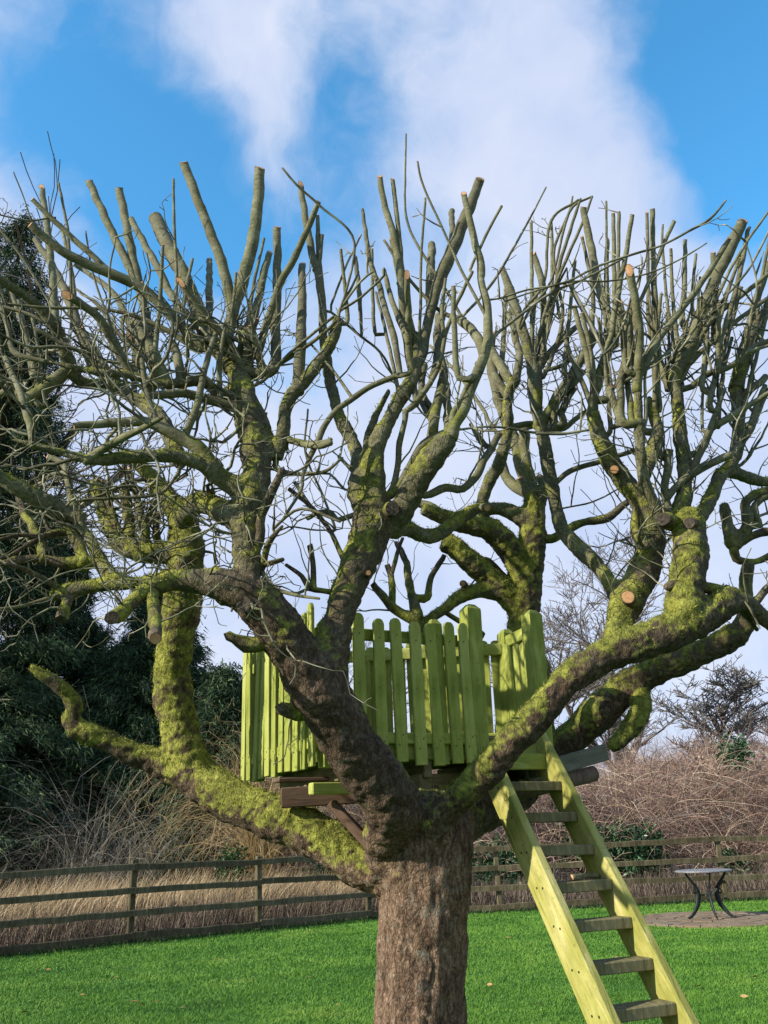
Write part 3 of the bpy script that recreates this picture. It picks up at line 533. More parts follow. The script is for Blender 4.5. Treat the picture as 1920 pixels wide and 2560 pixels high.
# skeleton: x,y,diameter,ground distance
SK = [
 ('trunk', 'S 1047,3010,330,5.0 1047,2860,282,5.0 1047,2720,244,5.0 1048,2560,228,5.0 1053,2400,226,5.0 1057,2280,228,5.0 1060,2180,244,5.0 1055,2090,272,5.0 1050,2030,250,5.05', .25),
 ('limb', 'S 1010,2140,200,4.95 E 1640,620,130,4.85 Z 850,1740,135,4.66 760,1610,125,4.46 690,1490,130,4.32 625,1395,108,4.22 565,1312,104,4.16 500,1268,88,4.12 K 1210,880,150,4.1', .38),
 ('limb', 'K 1250,860,150,4.1 1010,960,125,4.02 870,1080,125,3.96 790,1135,122,3.92', .75),
 ('limb', 'K 1200,860,120,4.12 960,905,112,4.2 700,915,112,4.25 450,965,120,4.28 350,1000,96,4.3', .75),
 ('limb', 'K 480,980,80,4.27 450,1080,92,4.24 425,1150,96,4.22', .6),
 ('limb', 'Z 590,1340,100,4.18 C 1080,830,128,4.17 1070,700,126,4.18 1062,560,126,4.22 1090,420,132,4.26 1105,250,140,4.3 1080,100,140,4.36 A 1060,1230,125,4.38 1030,1120,100,4.42 985,1010,76,4.46', .45),
 ('limb', 'Z 700,1490,105,4.32 M 400,1400,225,4.33 470,1200,238,4.34 540,1010,250,4.36 600,850,285,4.38 640,700,300,4.4 640,590,270,4.42', .5),
 ('limb', 'M 620,700,220,4.42 560,520,180,4.45 550,330,140,4.5 520,190,112,4.56 420,0,104,4.62 H 1200,850,96,4.76 1150,600,84,4.82 1125,400,70,4.86', .28),
 ('limb', 'M 600,560,120,4.42 590,350,92,4.44 605,150,78,4.46 650,0,68,4.48 L 185,950,60,4.5 260,810,54,4.5', .4),
 ('limb', 'M 660,560,190,4.4 660,400,155,4.38 665,200,142,4.38 720,60,140,4.38 L 230,1080,125,4.4 330,880,125,4.42 410,760,115,4.44 445,600,92,4.46 440,420,84,4.48', .5),
 ('limb', 'M 700,740,220,4.4 830,640,190,4.37 950,430,192,4.3 1060,265,182,4.24 1150,150,160,4.2 1185,105,130,4.19', .45),
 ('limb', 'M 780,760,160,4.44 870,745,128,4.5 970,795,118,4.58 1080,800,112,4.66 1200,715,110,4.76 1310,640,100,4.86 1430,600,84,4.98 1560,645,58,5.15 1660,630,50,5.3', .7),
 ('limb', 'S 1000,2140,190,5.0 E 1590,720,195,5.02 1420,600,195,5.08 1220,500,200,5.16 1010,420,195,5.28 860,330,190,5.38 710,265,130,5.4 560,205,108,5.36 410,135,100,5.3 300,105,92,5.26', .68),
 ('limb', 'E 880,350,170,5.38 800,210,185,5.4 770,60,172,5.4 C 755,1300,172,5.4 742,1180,162,5.38 760,1050,165,5.36 775,930,170,5.34 790,800,172,5.32 805,650,165,5.3 790,530,140,5.32 730,430,96,5.36 650,330,76,5.42 590,260,66,5.5', .78),
 ('limb', 'E 320,110,86,5.27 300,60,84,5.26 C 330,1330,84,5.25 260,1240,74,5.2 190,1195,62,5.16 130,1150,40,5.12', .7),
 ('limb', 'K 1260,720,170,5.32 1100,700,160,5.3 950,690,150,5.3 820,620,135,5.34 740,500,110,5.4 690,350,95,5.46 660,200,100,5.5', .72),
 ('limb', 'K 880,900,110,4.25 760,840,110,4.28 700,760,108,4.32 650,660,104,4.36 600,580,96,4.4 540,490,88,4.42 420,420,80,4.42', .6),
 ('limb', 'S 1060,2060,210,5.1 1150,2020,170,5.6 1255,1965,150,6.15 1308,1850,150,6.38 1310,1700,150,6.42 1306,1600,84,6.42 D 600,950,142,6.42 612,850,136,6.4 632,700,126,6.38 642,560,116,6.36 650,460,108,6.34 655,400,104,6.34', .7),
 ('limb', 'D 610,800,120,6.4 555,670,112,6.36 470,570,112,6.3 350,530,94,6.22 240,500,72,6.15 165,470,58,6.1', .75),
 ('limb', 'D 600,920,130,6.42 540,850,115,6.4 470,780,108,6.36 380,700,105,6.3 300,635,98,6.26 255,612,82,6.24', .85),
 ('limb', 'D 520,840,80,6.38 430,822,74,6.34 340,842,70,6.3 265,900,60,6.24 190,952,54,6.18 130,1000,54,6.14 120,1060,62,6.14', .85),
 ('limb', 'S 1050,2110,150,4.95 1085,2070,130,4.82 F 240,480,132,4.72 400,335,140,4.6 S 1250,1886,84,4.53 1333,1797,86,4.47 1415,1706,86,4.43 D 900,1132,148,4.42 1060,1062,152,4.42 1200,1010,168,4.44 1330,968,168,4.48 1440,900,148,4.52 1500,830,112,4.55', .58),
 ('limb', 'D 1290,960,180,4.47 1300,830,165,4.5 1320,680,168,4.54 1320,560,158,4.58 1310,480,130,4.6', .62),
 ('limb', 'D 1000,1040,110,4.44 1030,920,130,4.6 1100,780,150,4.72 1150,640,130,4.82 1130,470,112,4.88 1060,380,96,4.9 980,270,86,4.9 925,150,80,4.88 900,50,64,4.86', .6),
 ('limb', 'D 1050,900,90,4.62 1000,830,80,4.72 930,720,76,4.85 840,640,76,4.95 770,560,72,5.02 740,450,70,5.06 712,300,66,5.1 690,180,66,5.14 660,50,62,5.18 L 1260,850,88,5.2 1225,600,74,5.24 1190,430,68,5.28', .35),
 ('limb', 'S 1090,2060,150,5.15 1180,2020,130,5.45 1290,1965,125,5.85 R 0,1560,160,6.02 180,1400,230,6.05 400,1200,250,6.0 600,1010,225,5.95 850,885,200,5.86 1100,790,196,5.78 1300,695,185,5.7 1400,600,160,5.64 1430,480,125,5.58 1420,330,110,5.52 1440,150,100,5.48', .5),
 ('limb', 'R 680,1020,150,5.94 700,1150,160,5.86 640,1280,150,5.82 550,1390,120,5.78 490,1440,84,5.76', .9),
 ('limb', 'D 1440,900,120,4.5 1540,870,100,4.55 1620,930,90,4.6 1720,1000,80,4.66', .5),
 ('limb', 'M 960,1500,120,6.1 945,1380,112,6.1 930,1280,92,6.1 905,1180,70,6.1', .6),
 ('limb', 'C 1080,560,110,4.22 960,480,110,4.3 860,440,100,4.6 790,520,90,5.1', .6),
 ('limb', 'C 1070,410,110,4.26 950,330,90,4.22 860,270,82,4.16 730,240,76,4.1 560,246,68,4.05 400,258,58,4.02 200,208,40,4.0 45,168,24,3.98', .5),
 ('limb', 'A 1030,1160,90,4.42 950,1190,60,4.4 880,1130,55,4.36 700,1142,50,4.3 560,1100,46,4.26 420,1090,40,4.22 280,1060,32,4.2 190,1042,26,4.18', .45),
 ('limb', 'C 200,440,90,4.4 290,490,92,4.42 370,520,80,4.42', .5), ('limb', 'C 290,500,92,4.42 180,432,88,4.36 60,370,78,4.3 -20,320,68,4.26 -90,280,60,4.2', .55),
 ('limb', 'H 800,1300,130,4.32 850,1120,118,4.3 860,1000,112,4.3 905,860,112,4.3 1050,700,100,4.3 1165,520,100,4.3 1215,400,92,4.3 1232,310,90,4.3', .5),
 ('limb', 'H 760,1250,120,4.34 700,1000,100,4.38 600,820,100,4.42 590,600,98,4.44 590,400,92,4.46', .55),
 ('limb', 'A 1000,1080,80,4.44 950,1000,72,4.46 900,930,68,4.5 850,870,66,4.56', .35),
 ('limb', 'G 1250,1330,130,4.9 1120,1030,120,5.0 960,890,112,5.1 800,790,92,5.2 640,640,84,5.3 570,420,76,5.36', .4),
 ('limb', 'G 1000,880,90,5.08 1080,720,110,5.0 1060,600,100,5.0 980,480,95,5.0 930,400,90,5.0', .55),
 ('limb', 'G 760,770,80,5.18 560,760,90,5.1 480,640,110,5.0 430,480,100,4.9 380,380,95,4.8 250,220,85,4.7 100,120,78,4.6 -60,10,70,4.5', .5),
 ('limb', 'L 1000,1390,95,6.2 1060,1180,96,6.1 1080,1050,88,6.05 1075,900,78,6.0 1100,780,82,5.95 1130,745,112,5.94', .5),
 ('limb', 'D 640,520,100,6.35 500,470,60,6.3 420,470,55,6.25 460,340,62,6.2 L 1000,1390,90,6.2', .5),
 ('limb', 'J 970,1000,130,4.6 1050,900,140,4.62 1085,700,116,4.66 1080,550,112,4.7 1050,350,106,4.74 1035,150,102,4.78 1010,0,86,4.82 I 970,1290,80,4.84', .4),
 ('limb', 'J 930,960,100,4.58 870,850,100,4.52 800,680,98,4.46 780,500,92,4.42 765,300,82,4.4 760,130,76,4.38 755,0,72,4.36', .35),
 ('limb', 'J 800,700,90,4.5 870,470,120,4.62 900,380,110,4.7 870,250,90,4.76 830,130,70,4.8', .45),
 ('limb', 'J 1150,1000,130,4.6 1230,880,120,4.66 1290,750,110,4.74 1350,640,110,4.82 1450,650,105,4.9 1560,690,95,4.98 1700,710,90,5.06', .5),
 ('limb', 'J 1360,640,100,4.82 1430,520,110,4.9 1460,380,105,4.95 1450,250,100,5.0 1440,100,100,5.04 1440,0,105,5.08 I 1450,1250,106,5.08', .4),
 ('limb', 'J 1380,1000,110,5.5 1420,1150,110,5.5 1520,1000,90,5.5 1500,850,80,5.5 1600,780,80,5.5 1700,760,80,5.5', .5),
 ('limb', 'J 1390,1080,100,5.5 1370,950,90,5.5 1350,850,80,5.5', .5),
]
skv, skf, spline, names = [], [], [], []
for li, (nm, s, moss) in enumerate(SK):
    ps = parse(s)
    reg([(q[0], q[1], q[3], q[2]) for q in ps])
    pts = [P(q[0], q[1], q[3]) for q in ps]; rad = [q[2]*PS(q[0], q[1], q[3])/2 for q in ps]
    pts, rad = smooth_path(pts, rad, .03); rad = [max(r*(.92 if r < .06 else (.96 if nm != 'trunk' else 1)), .012) for r in rad]
    if nm == 'trunk':
        for i, p in enumerate(pts):
            if p.z < .25: rad[i] *= 1+.9*max(0, (.25-p.z))
    v, f = tube_geo(pts, rad, 20, True); b = len(skv); skv += v; skf += [tuple(i+b for i in q) for q in f]
    for p, r in zip(pts, rad): spline.append((p.x, p.y, p.z, r, li))
# fuse the limbs so the forks grow out of each other, then cut the skin back into limbs
tmp = bpy.data.objects.new('tmp', mesh('tmp', skv, skf, None)); COL.objects.link(tmp)
md = tmp.modifiers.new('r', 'REMESH'); md.mode = 'VOXEL'; md.voxel_size = .0125
dg = bpy.context.evaluated_depsgraph_get(); em = tmp.evaluated_get(dg).to_mesh()
nv = len(em.vertices); V = np.empty(nv*3, np.float32); em.vertices.foreach_get('co', V); V = V.reshape(-1,3).astype(np.float64)
Q = np.array([tuple(p.vertices) if len(p.vertices) == 4 else tuple(p.vertices)+(p.vertices[2],) for p in em.polygons]); ED = np.empty(len(em.edges)*2, np.int32); em.edges.foreach_get('vertices', ED); ED = ED.reshape(-1,2)
tmp.evaluated_get(dg).to_mesh_clear(); bpy.data.objects.remove(tmp)
deg = np.bincount(ED.ravel(), minlength=nv).astype(float)[:,None]
for it in range(7):
    S = np.zeros_like(V); np.add.at(S, ED[:,0], V[ED[:,1]]); np.add.at(S, ED[:,1], V[ED[:,0]]); V = V*.45 + (S/np.maximum(deg,1))*.55
def normals(V, Q):
    a, b, c, d = (V[Q[:,i]] for i in range(4)); n = np.cross(c-a, d-b); out = np.zeros_like(V)
    for i in range(4): np.add.at(out, Q[:,i], n)
    return out/np.maximum(np.linalg.norm(out,axis=1,keepdims=True), 1e-12)
NR = normals(V, Q)
SP = np.array(spline); owner = np.zeros(nv, int); rloc = np.zeros(nv)
for s0 in range(0, nv, 4000):
    d = np.linalg.norm(V[s0:s0+4000,None,:]-SP[None,:,:3], axis=2)/SP[None,:,3]; j = d.argmin(1); owner[s0:s0+4000] = SP[j,4]; rloc[s0:s0+4000] = SP[j,3]
disp = np.zeros(nv); nz1 = np.zeros(nv); nfr = noise.fractal
for i in range(nv):
    q = Vector(V[i]); st_ = Vector((q.x, q.y, q.z*.42)) if owner[i] == 0 else q
    a = noise.noise(q*5.5); b = noise.noise(st_*17); c = noise.noise(st_*38); k = min(1.0, rloc[i]/.09)
    nz1[i] = noise.noise(q*7+Vector((9,3,1)))*.5+noise.noise(q*21)*.35
    disp[i] = k*(.017*a + .011*b + .007*c - .010*max(0, .12-abs(noise.noise(st_*11))) / .12*(1.0 if owner[i] == 0 else .5))
V = V + NR*disp[:,None]; NR = normals(V, Q)
mbase = np.array([s[2] for s in SK])[owner]
sidel = -NR[:,0]*.12
mossv = np.clip(mbase + .42*(NR[:,2]-.15) + .85*nz1 + sidel - .10, 0, 1)
mossv[owner == 0] = np.clip(.30*((V[owner == 0][:,2]-1.25)/.5).clip(-.6,1) + .12 + .6*nz1[owner == 0] + .2*NR[owner == 0][:,2], 0, 1)
young = np.clip((.125-rloc)/.07, 0, 1)*np.clip((V[:,2]-2.2)/.8, 0, 1)*.9; young[owner == 0] = 0
unshadedv = np.clip((1.62-V[:,2])/.35, 0, 1)  # full on the low trunk, fading upward where limb shade is painted in
fo = owner[Q[:,0]]; PARTS = {}
for li in range(len(SK)):
    sel = Q[fo == li]
    if not len(sel): continue
    ids, inv = np.unique(sel, return_inverse=True); fq = inv.reshape(-1,4)
    me = mesh(SK[li][0], V[ids]-np.array(tree_loc), fq.astype(np.int32), BARK); at = me.attributes.new('moss', 'FLOAT', 'POINT'); at.data.foreach_set('value', mossv[ids].astype(np.float32)); yt = me.attributes.new('young', 'FLOAT', 'POINT'); yt.data.foreach_set('value', young[ids].astype(np.float32)); dt = me.attributes.new('dry', 'FLOAT', 'POINT'); dt.data.foreach_set('value', unshadedv[ids].astype(np.float32))
    me.normals_split_custom_set_from_vertices([tuple(n_) for n_ in NR[ids]])
    PARTS[li] = link(SK[li][0], me, TREE)
# moss cushions: short tufts on the mossy skin
cen = V[Q].mean(1); fm = mossv[Q].mean(1); fn = NR[Q].mean(1); prob = np.clip((fm-.42)*2.2, 0, 1); prob /= prob.sum()
pick = RNG.choice(len(Q), 90000, p=prob); c = cen[pick]+RNG.normal(0,.006,(90000,3)); dd = fn[pick]+RNG.normal(0,.75,(90000,3))
L_ = RNG.uniform(.005,.013,90000)*(1+.8*(RNG.random(90000) > .93)); v, f = tri_soup(c-fn[pick]*.003, dd, L_, L_*.42)
o = obj('moss_tufts', v, f, MOSS, TREE, False); tag(o, kind='stuff')

# ---- branches and sawn shoots: (flags, depth change to the tip, trace); they spring from the nearest axis already built
BR = [
 # left crown
 ('c',.15,'A 950,1000,66 990,900,58 1040,720,58 1085,560,58 1110,400,54 1122,208,50'),
 ('c',.1,'A 985,930,56 1000,800,52 945,580,48 885,430,45 835,290,43 792,183,42'),
 ('c',.7,'A 900,960,70 860,840,72 800,690,70 740,570,68 695,480,66 672,425,66'),
 ('',.05,'A 760,880,18 764,690,16 752,450,14 749,255,12'),
 ('cf',-.25,'A 1095,1110,34 1000,975,36 900,860,34 780,700,26'),
 ('c',-.35,'A 900,1010,58 845,960,56 760,860,53 620,735,50 480,665,48 350,610,46 240,545,42 132,452,38'),
 ('c',-.1,'A 500,660,26 360,550,28 250,450,26 140,343,22'),
 ('c',.4,'A 690,1010,50 640,900,46 610,740,43 575,600,41 545,440,40 515,293,36'),
 ('c',.35,'A 610,760,36 560,640,37 500,520,38 440,390,36 385,260,34'),
 ('c',.5,'A 850,900,38 760,790,36 690,655,36 620,530,34 568,428,28'),
 ('c',.7,'A 900,930,36 903,740,34 905,606,28'),
 ('c',.5,'A 1105,960,38 1110,800,38 1140,660,38 1166,572,30'),
 ('c',.3,'A 1180,1080,52 1192,900,46 1196,700,40 1198,463,36'),
 ('c',-.2,'A 1110,1010,40 1165,840,38 1220,690,36 1290,560,34 1340,445,31 1376,353,26'),
 ('c',.4,'A 1250,1100,60 1300,960,52 1306,800,42 1306,622,32'),
 ('c',.2,'A 1400,880,40 1385,720,38 1345,560,35 1320,420,32 1300,278,26'),
 ('c',.2,'A 1392,760,26 1376,560,24 1372,412,17'), ('c',.1,'A 1376,640,24 1390,494,22'),
 ('',-.3,'A 1450,850,13 1530,530,12 1380,370,12 1280,280,12 1220,208,11'),
 ('',.0,'A 1430,830,13 1560,935,13 1660,1025,12 B 75,1200,12'),
 ('',-.2,'A 1460,830,14 1560,765,13 1660,670,12 B 0,640,10'), ('',-.1,'A 1430,800,12 1500,620,11 1560,495,9'), ('',-.1,'A 1470,815,14 1560,695,12 1612,655,10'), ('',0,'A 1460,830,13 1520,720,13 1550,655,9'),
 ('',-.2,'A 1130,1130,18 1250,1010,16 1330,940,15 1440,850,14'), ('',-.2,'A 1150,1090,22 1280,1010,20 1400,920,18 1450,870,16'),
 ('c',.4,'A 270,1020,56 240,880,42 226,650,35 206,470,31 180,290,26'),
 ('',.1,'A 312,900,17 306,700,16 298,540,15 285,430,14 253,272,12'),
 ('c',.6,'A 390,1060,60 340,900,52 290,760,42 220,620,37 152,516,27'),
 ('cf',-.3,'A 560,1110,42 520,1020,42 430,860,40 360,800,38 290,757,42'),
 ('c',.3,'A 590,960,36 560,880,32 500,760,29 400,675,24 320,625,18'),
 ('',-.2,'A 860,1000,30 760,930,28 640,870,22 540,835,18 420,815,16 200,810,14 30,795,12'),
 ('cf',-.2,'A 630,1190,34 610,1060,31 560,928,31'), ('c',.1,'A 1072,1090,54 1072,970,50 1070,888,50'), ('c',-.1,'A 1130,1100,34 1112,1000,32 1076,890,30'),
 ('c',.1,'A 770,1040,44 745,965,40'), ('c',.2,'A 720,1130,80 660,1020,72 600,910,60 585,870,56'),
 ('c',-.2,'A 1110,1290,50 950,1220,46 800,1182,42 640,1190,38'),
 ('c',.1,'A 470,1160,44 420,1020,40 350,900,34'), ('',.2,'A 60,1000,28 30,880,24 -20,760,20'), ('',-.1,'A 210,780,14 100,600,13 -10,460,12'), ('',-.1,'A 140,450,8 100,330,7 58,225,6'), ('',-.1,'A 240,420,9 120,435,9 0,410,8'),
 ('',0,'A 250,900,16 100,830,18 -20,800,18'), ('',0,'A 690,1090,16 540,950,16 420,800,14 330,730,12'), ('',.1,'A 560,1080,15 470,860,12 400,660,10 370,480,8'),
 ('c',.1,'A 120,1200,60 60,1120,44 30,1170,40 -20,1190,36'), ('',-.1,'A 420,1100,24 360,1010,22 260,960,20 150,900,18'), 
 # left, lower
 ('c',-.25,'C 380,255,46 500,180,38 620,120,30 702,74,20'), ('c',-.2,'C 960,300,70 850,205,66 740,140,60 640,96,52 500,100,44 320,112,32'),
 ('',-.1,'K 620,800,84 450,762,86 250,732,72 60,750,60 -40,790,50'), ('',-.2,'K 560,580,54 450,550,55 280,580,52 130,572,36 -30,612,26'), ('',-.2,'K 300,580,42 170,660,36 60,720,30 -30,745,25'),
 ('c',.2,'K 890,660,92 890,500,88 870,330,80 850,250,74'), ('c',.2,'K 830,650,74 790,480,66 750,350,60 690,210,54'), ('c',.4,'K 1130,700,64 1090,600,60 1075,470,54 1060,350,48'), ('c',.3,'K 1000,520,70 970,420,62 930,270,54 880,120,46'),
 ('c',.2,'K 580,760,104 530,620,86 440,480,66 400,380,56'), ('c',.4,'K 290,700,86 250,560,76 170,440,60 130,330,46'), ('cf',-.35,'K 1085,1020,88 1072,1150,94 1074,1290,90'), ('c',-.1,'K 1235,960,62 1230,1100,62'),
 ('',-.2,'K 440,970,60 300,880,50 160,810,40 40,770,28'), ('',-.1,'K 380,1000,40 240,1040,32 110,1070,26 -20,1085,20'), ('c',.2,'K 560,500,70 500,330,60 440,100,50 330,30,40'),
 ('',-.2,'K 1230,150,30 1100,290,26 820,320,24 600,330,24 400,370,26 200,380,20'), ('',-.2,'K 1050,170,28 880,210,28 740,290,28 560,340,24'), ('',-.2,'K 1460,380,22 1480,280,22 1400,140,20 1200,10,18'),
 ('',-.2,'K 1600,560,20 1400,490,18 1250,380,16 1100,270,14'), ('',-.15,'K 880,810,16 1100,680,16 1300,590,15 1440,535,13'), ('',-.1,'K 860,800,14 560,810,12 340,880,14 100,1040,12'),
 ('',-.1,'K 1640,640,34 1640,820,26 1640,960,22 1600,1100,18'), ('',-.1,'K 1640,760,22 1560,870,18 1490,940,15'), ('',0,'K 1480,700,22 1490,780,20 1440,860,18 1370,870,14'),
 ('og',-.1,'C 1100,900,70 1070,885,80 1052,882,78'), ('g',-.05,'C 1100,1060,70 1040,1040,60 985,1018,48'), ('og',-.12,'Z 720,1530,46 700,1534,42 682,1530,36'), ('g',-.05,'Z 660,1540,40 625,1535,36 605,1530,30'),
 ('',-.15,'C 1130,740,30 1150,640,34 1190,580,24 1220,545,14'), ('',-.1,'C 1150,720,30 1220,690,20 1180,700,18'), ('',-.2,'C 1140,760,22 1180,810,22 1260,840,18 1380,858,12'), ('',-.2,'C 1130,780,22 1090,830,18 1095,900,16 1130,905,10'),
 ('',-.1,'C 1110,760,40 1120,600,44 1130,500,42 1190,370,40 1220,300,34'), 
 ('',-.15,'C 1190,300,26 1300,320,20 1400,310,18 1480,250,12'), ('',-.15,'C 1270,180,34 1380,190,32 1430,170,22'), ('',-.1,'C 1370,200,30 1310,320,18 1300,390,16 1220,520,14'),
 ('',-.2,'H 860,1140,40 960,1190,40 1100,1200,62 1180,1180,50'), ('',-.1,'H 1090,1180,50 1120,1090,48 1200,980,46 1350,860,46 1480,780,46 1659,710,44 L 330,715,44 400,700,40'),
 ('',.2,'M 440,680,44 400,690,36 340,640,44 260,640,36 190,680,36'), ('',.1,'M 430,750,12 250,760,14 60,740,14 -60,800,12'), ('',.1,'M 450,480,20 340,370,20 220,380,16 60,380,14'),
 ('c',.1,'M 470,1000,40 430,950,38 390,860,38 330,740,36 200,590,36 60,475,30'), ('c',.1,'M 240,640,34 170,540,34 100,430,30'), ('c',.1,'M 520,420,40 480,330,30 405,250,26'),
 ('c',.1,'M 400,1200,42 300,1180,44 210,1160,48 150,1080,36 40,1000,24'), ('c',.05,'M 235,1160,46 228,1010,42 205,865,38'), ('',-.1,'M 200,1180,24 120,1200,26 0,1185,22'),
 ('',-.1,'C 1450,560,14 1390,400,12 1320,230,11 1330,40,10'), ('',-.1,'C 1180,560,16 1270,480,15 1340,475,16 1470,525,14'),
 # centre
 ('',-.1,'M 690,620,50 770,490,50 810,350,46 830,150,45 865,0,42 L 370,960,52 440,910,52 540,770,42 600,650,34 650,430,32 700,280,30 770,120,28 830,0,25 B 370,650,14 450,480,14 508,372,14'),
 ('og',-.2,'M 720,640,120 755,620,112 772,616,100'), ('cf',-.12,'M 600,1080,40 612,1056,38'),
 ('',-.05,'M 760,520,70 840,430,70 900,330,76 1000,165,80 1160,85,70'),
 ('c',.2,'L 690,1120,96 700,1060,92 770,950,86 830,780,82 890,640,80 930,500,75 940,350,70 930,220,62 890,50,52 B 420,640,38 380,470,34 345,318,27'),
 ('c',.3,'L 930,560,70 880,480,78 830,400,70 760,335,72 B 320,858,34'), ('',.05,'B 340,862,30 250,830,20 120,700,16 0,520,13'), ('',.1,'B 340,860,16 260,720,14 150,550,13 95,415,12 92,230,10 95,60,8'),
 ('',.1,'B 330,860,14 470,700,14 600,480,11 700,290,8'), ('',-.1,'B 430,860,16 330,640,14 250,460,12 170,285,11 145,180,10'),
 ('',.0,'L 700,1070,60 700,980,50 760,880,46 810,760,44'), ('',-.1,'L 840,720,60 825,735,60 812,745,50'),
 ('',.1,'B 420,980,14 700,760,14 860,690,12 1030,600,10'),
 ('c',.2,'L 460,640,78 490,560,76 510,400,74 560,210,72 B 260,640,62 330,480,58 415,256,44'), ('c',.5,'B 180,830,46 200,700,44 206,538,36'), ('c',.5,'B 275,660,28 290,560,28 294,393,28'),
 ('c',.1,'L 400,680,70 380,500,60 350,200,60 330,0,60 B 65,600,38 30,460,33 -8,320,28 -18,245,26'), ('c',.1,'B 85,760,24 75,600,22 60,450,22 37,256,20'), ('cf',-.3,'L 400,720,60 390,500,52 385,200,46 380,20,44'),
 ('',0,'B 150,1020,18 156,850,16 160,600,14 178,338,12'), ('c',.5,'L 330,660,50 290,450,52 230,250,46 190,100,44 A 1600,620,26 1566,388,15'),
 ('c',.6,'L 560,760,60 590,600,66 600,400,64 630,230,58'), ('c',.7,'L 570,1000,80 610,850,76 630,700,68 590,500,60 600,300,56'),
 ('c',.6,'M 1040,100,90 L 560,980,60 480,820,50 500,640,50'), ('',.5,'L 560,1060,40 470,880,38 400,760,34'), ('c',.8,'L 740,1140,70 660,900,60 640,720,50'), ('',.8,'L 980,1090,30 900,940,30 760,740,28 650,620,24 540,510,22'),
 ('c',.2,'M 1000,520,60 1150,468,66 1260,472,62 1350,390,60 1430,250,56 1520,90,50'), ('cf',-.15,'M 1380,600,60 1432,606,58'),
 ('c',.3,'L 970,1220,40 900,1180,44 850,1110,36 820,1055,28'), ('',.1,'L 740,1090,18 900,1070,18 1100,1080,20 1250,1110,22 1440,1110,22'),
 ('c',.2,'L 1110,780,74 1020,640,72 950,520,62'), ('c',.1,'L 1160,730,64 1160,600,54 1130,460,56 1120,400,60'), ('c',.3,'L 1130,420,50 1090,300,44 1140,200,40'),
 ('',.1,'L 1150,400,24 1200,250,24 1330,60,22 B 720,440,14 840,345,12'), ('',.1,'L 1140,380,22 1250,230,20 1380,50,18 B 800,400,14 900,330,10'),
 ('c',.3,'L 1080,860,60 980,700,64 960,500,60'), ('c',.2,'L 1100,1060,60 1010,880,70 960,640,66 970,420,56'), ('c',.1,'L 1130,1090,50 1230,1050,44 1330,1080,40'),
 ('c',.2,'D 650,430,70 600,300,66 570,190,56 540,100,46'), ('c',.1,'D 660,420,60 610,250,52 605,120,46'), ('c',.2,'D 650,420,60 540,350,50 500,250,44'), ('c',.0,'D 640,430,50 590,335,44'), ('c',.0,'D 680,440,50 690,360,48 660,330,36'),
 ('',.1,'D 640,580,60 720,600,46 840,535,40 960,510,38 1065,430,30'), ('',.1,'D 720,380,24 800,310,26 900,275,26 1090,215,22'), ('',.1,'D 760,470,9 900,440,9 1020,380,7'), 
 ('c',.3,'M 905,1200,62 890,1080,60 860,950,50 800,840,32'), ('c',-.1,'M 930,1390,92 850,1340,80 760,1280,72 690,1190,62 640,1130,50'), ('c',.1,'M 775,1280,56 772,1100,50 740,1000,42'), ('c',.1,'M 778,1060,34 815,910,32 850,815,26'), ('c',.2,'M 930,1230,62 1015,1222,56 1040,1100,46 1135,935,36'),
 ('',.2,'D 380,990,22 430,1010,16 400,1060,14 400,1120,12'), ('c',-.1,'D 350,800,34 338,793,32'), ('',.1,'D 440,690,30 540,770,16'), ('',.2,'D 250,500,50 200,460,44 130,440,34'),
 ('c',.3,'B 690,1230,60 655,1120,60 620,980,50 580,850,48 540,730,42 510,638,27'), ('c',.4,'B 670,1150,34 690,900,36 680,700,34 645,580,30'), ('',.3,'B 640,1080,24 640,800,20 636,440,14'), ('',.3,'B 660,1060,22 720,780,20 726,560,16 722,430,12'),
 ('',.1,'B 680,1100,26 720,850,20 760,620,18 830,400,14 850,340,10'), ('',.2,'B 690,1110,22 770,870,18 750,700,16 735,560,14 800,400,12 815,330,8'),
 ('',.0,'B 640,1050,20 700,820,16 770,640,16 860,440,14 900,330,10'), ('c',.2,'B 680,1060,36 780,940,32 832,893,26'), ('',.1,'B 720,1080,22 800,1035,24 770,900,16 745,740,14 790,640,10'),
 ('c',.1,'B 720,1290,50 790,1140,46 880,990,40 928,922,32'), ('c',.2,'B 760,1230,46 820,1130,40 862,1082,34'), ('c',.1,'J 250,300,60 230,240,54 290,110,40 330,60,28'), ('',.05,'J 0,330,50 120,290,50 230,340,44 330,270,40 460,180,34'),
 ('c',.1,'J 180,300,80 180,170,80 240,50,64 310,-50,50'), ('',.0,'J 60,370,24 240,370,26 420,345,20'), ('',0,'B 800,700,14 870,830,14 950,1010,14'),
 # right crown
 ('c',.2,'I 970,1300,110 1010,1240,104 1060,1130,102 1120,1000,100 1200,780,96 1290,560,90 1400,330,86 1484,145,76'),
 ('c',.1,'I 880,1000,54 960,890,50 1150,640,46 1280,450,43 1392,265,36'), ('cf',-.25,'I 755,1300,76 765,1100,72 772,900,66 745,700,62 718,580,62 700,488,62'),
 ('c',.1,'I 560,1060,54 575,930,50 600,750,46 650,500,42 690,300,38 720,102,34'), ('c',.3,'J 450,240,80 455,110,74 I 470,1300,74 530,1100,74 560,900,72 520,700,68 470,500,62 420,250,57 385,50,46'),
 ('c',.2,'I 610,1000,44 600,700,36 595,400,32 588,93,29'), ('c',.2,'I 680,1180,44 650,900,34 625,600,29 627,82,27'), ('',.0,'J 560,130,60 I 570,1300,56 540,1150,36 530,1000,26 545,600,20 540,10,18'),
 ('c',.2,'I 930,1290,64 890,1050,60 880,800,50 865,400,42 860,62,38'), ('c',.1,'I 850,960,30 830,750,27 830,400,25 822,88,25'), ('c',-.1,'I 940,1280,44 915,1100,36 900,950,34 905,800,30 922,648,24'),
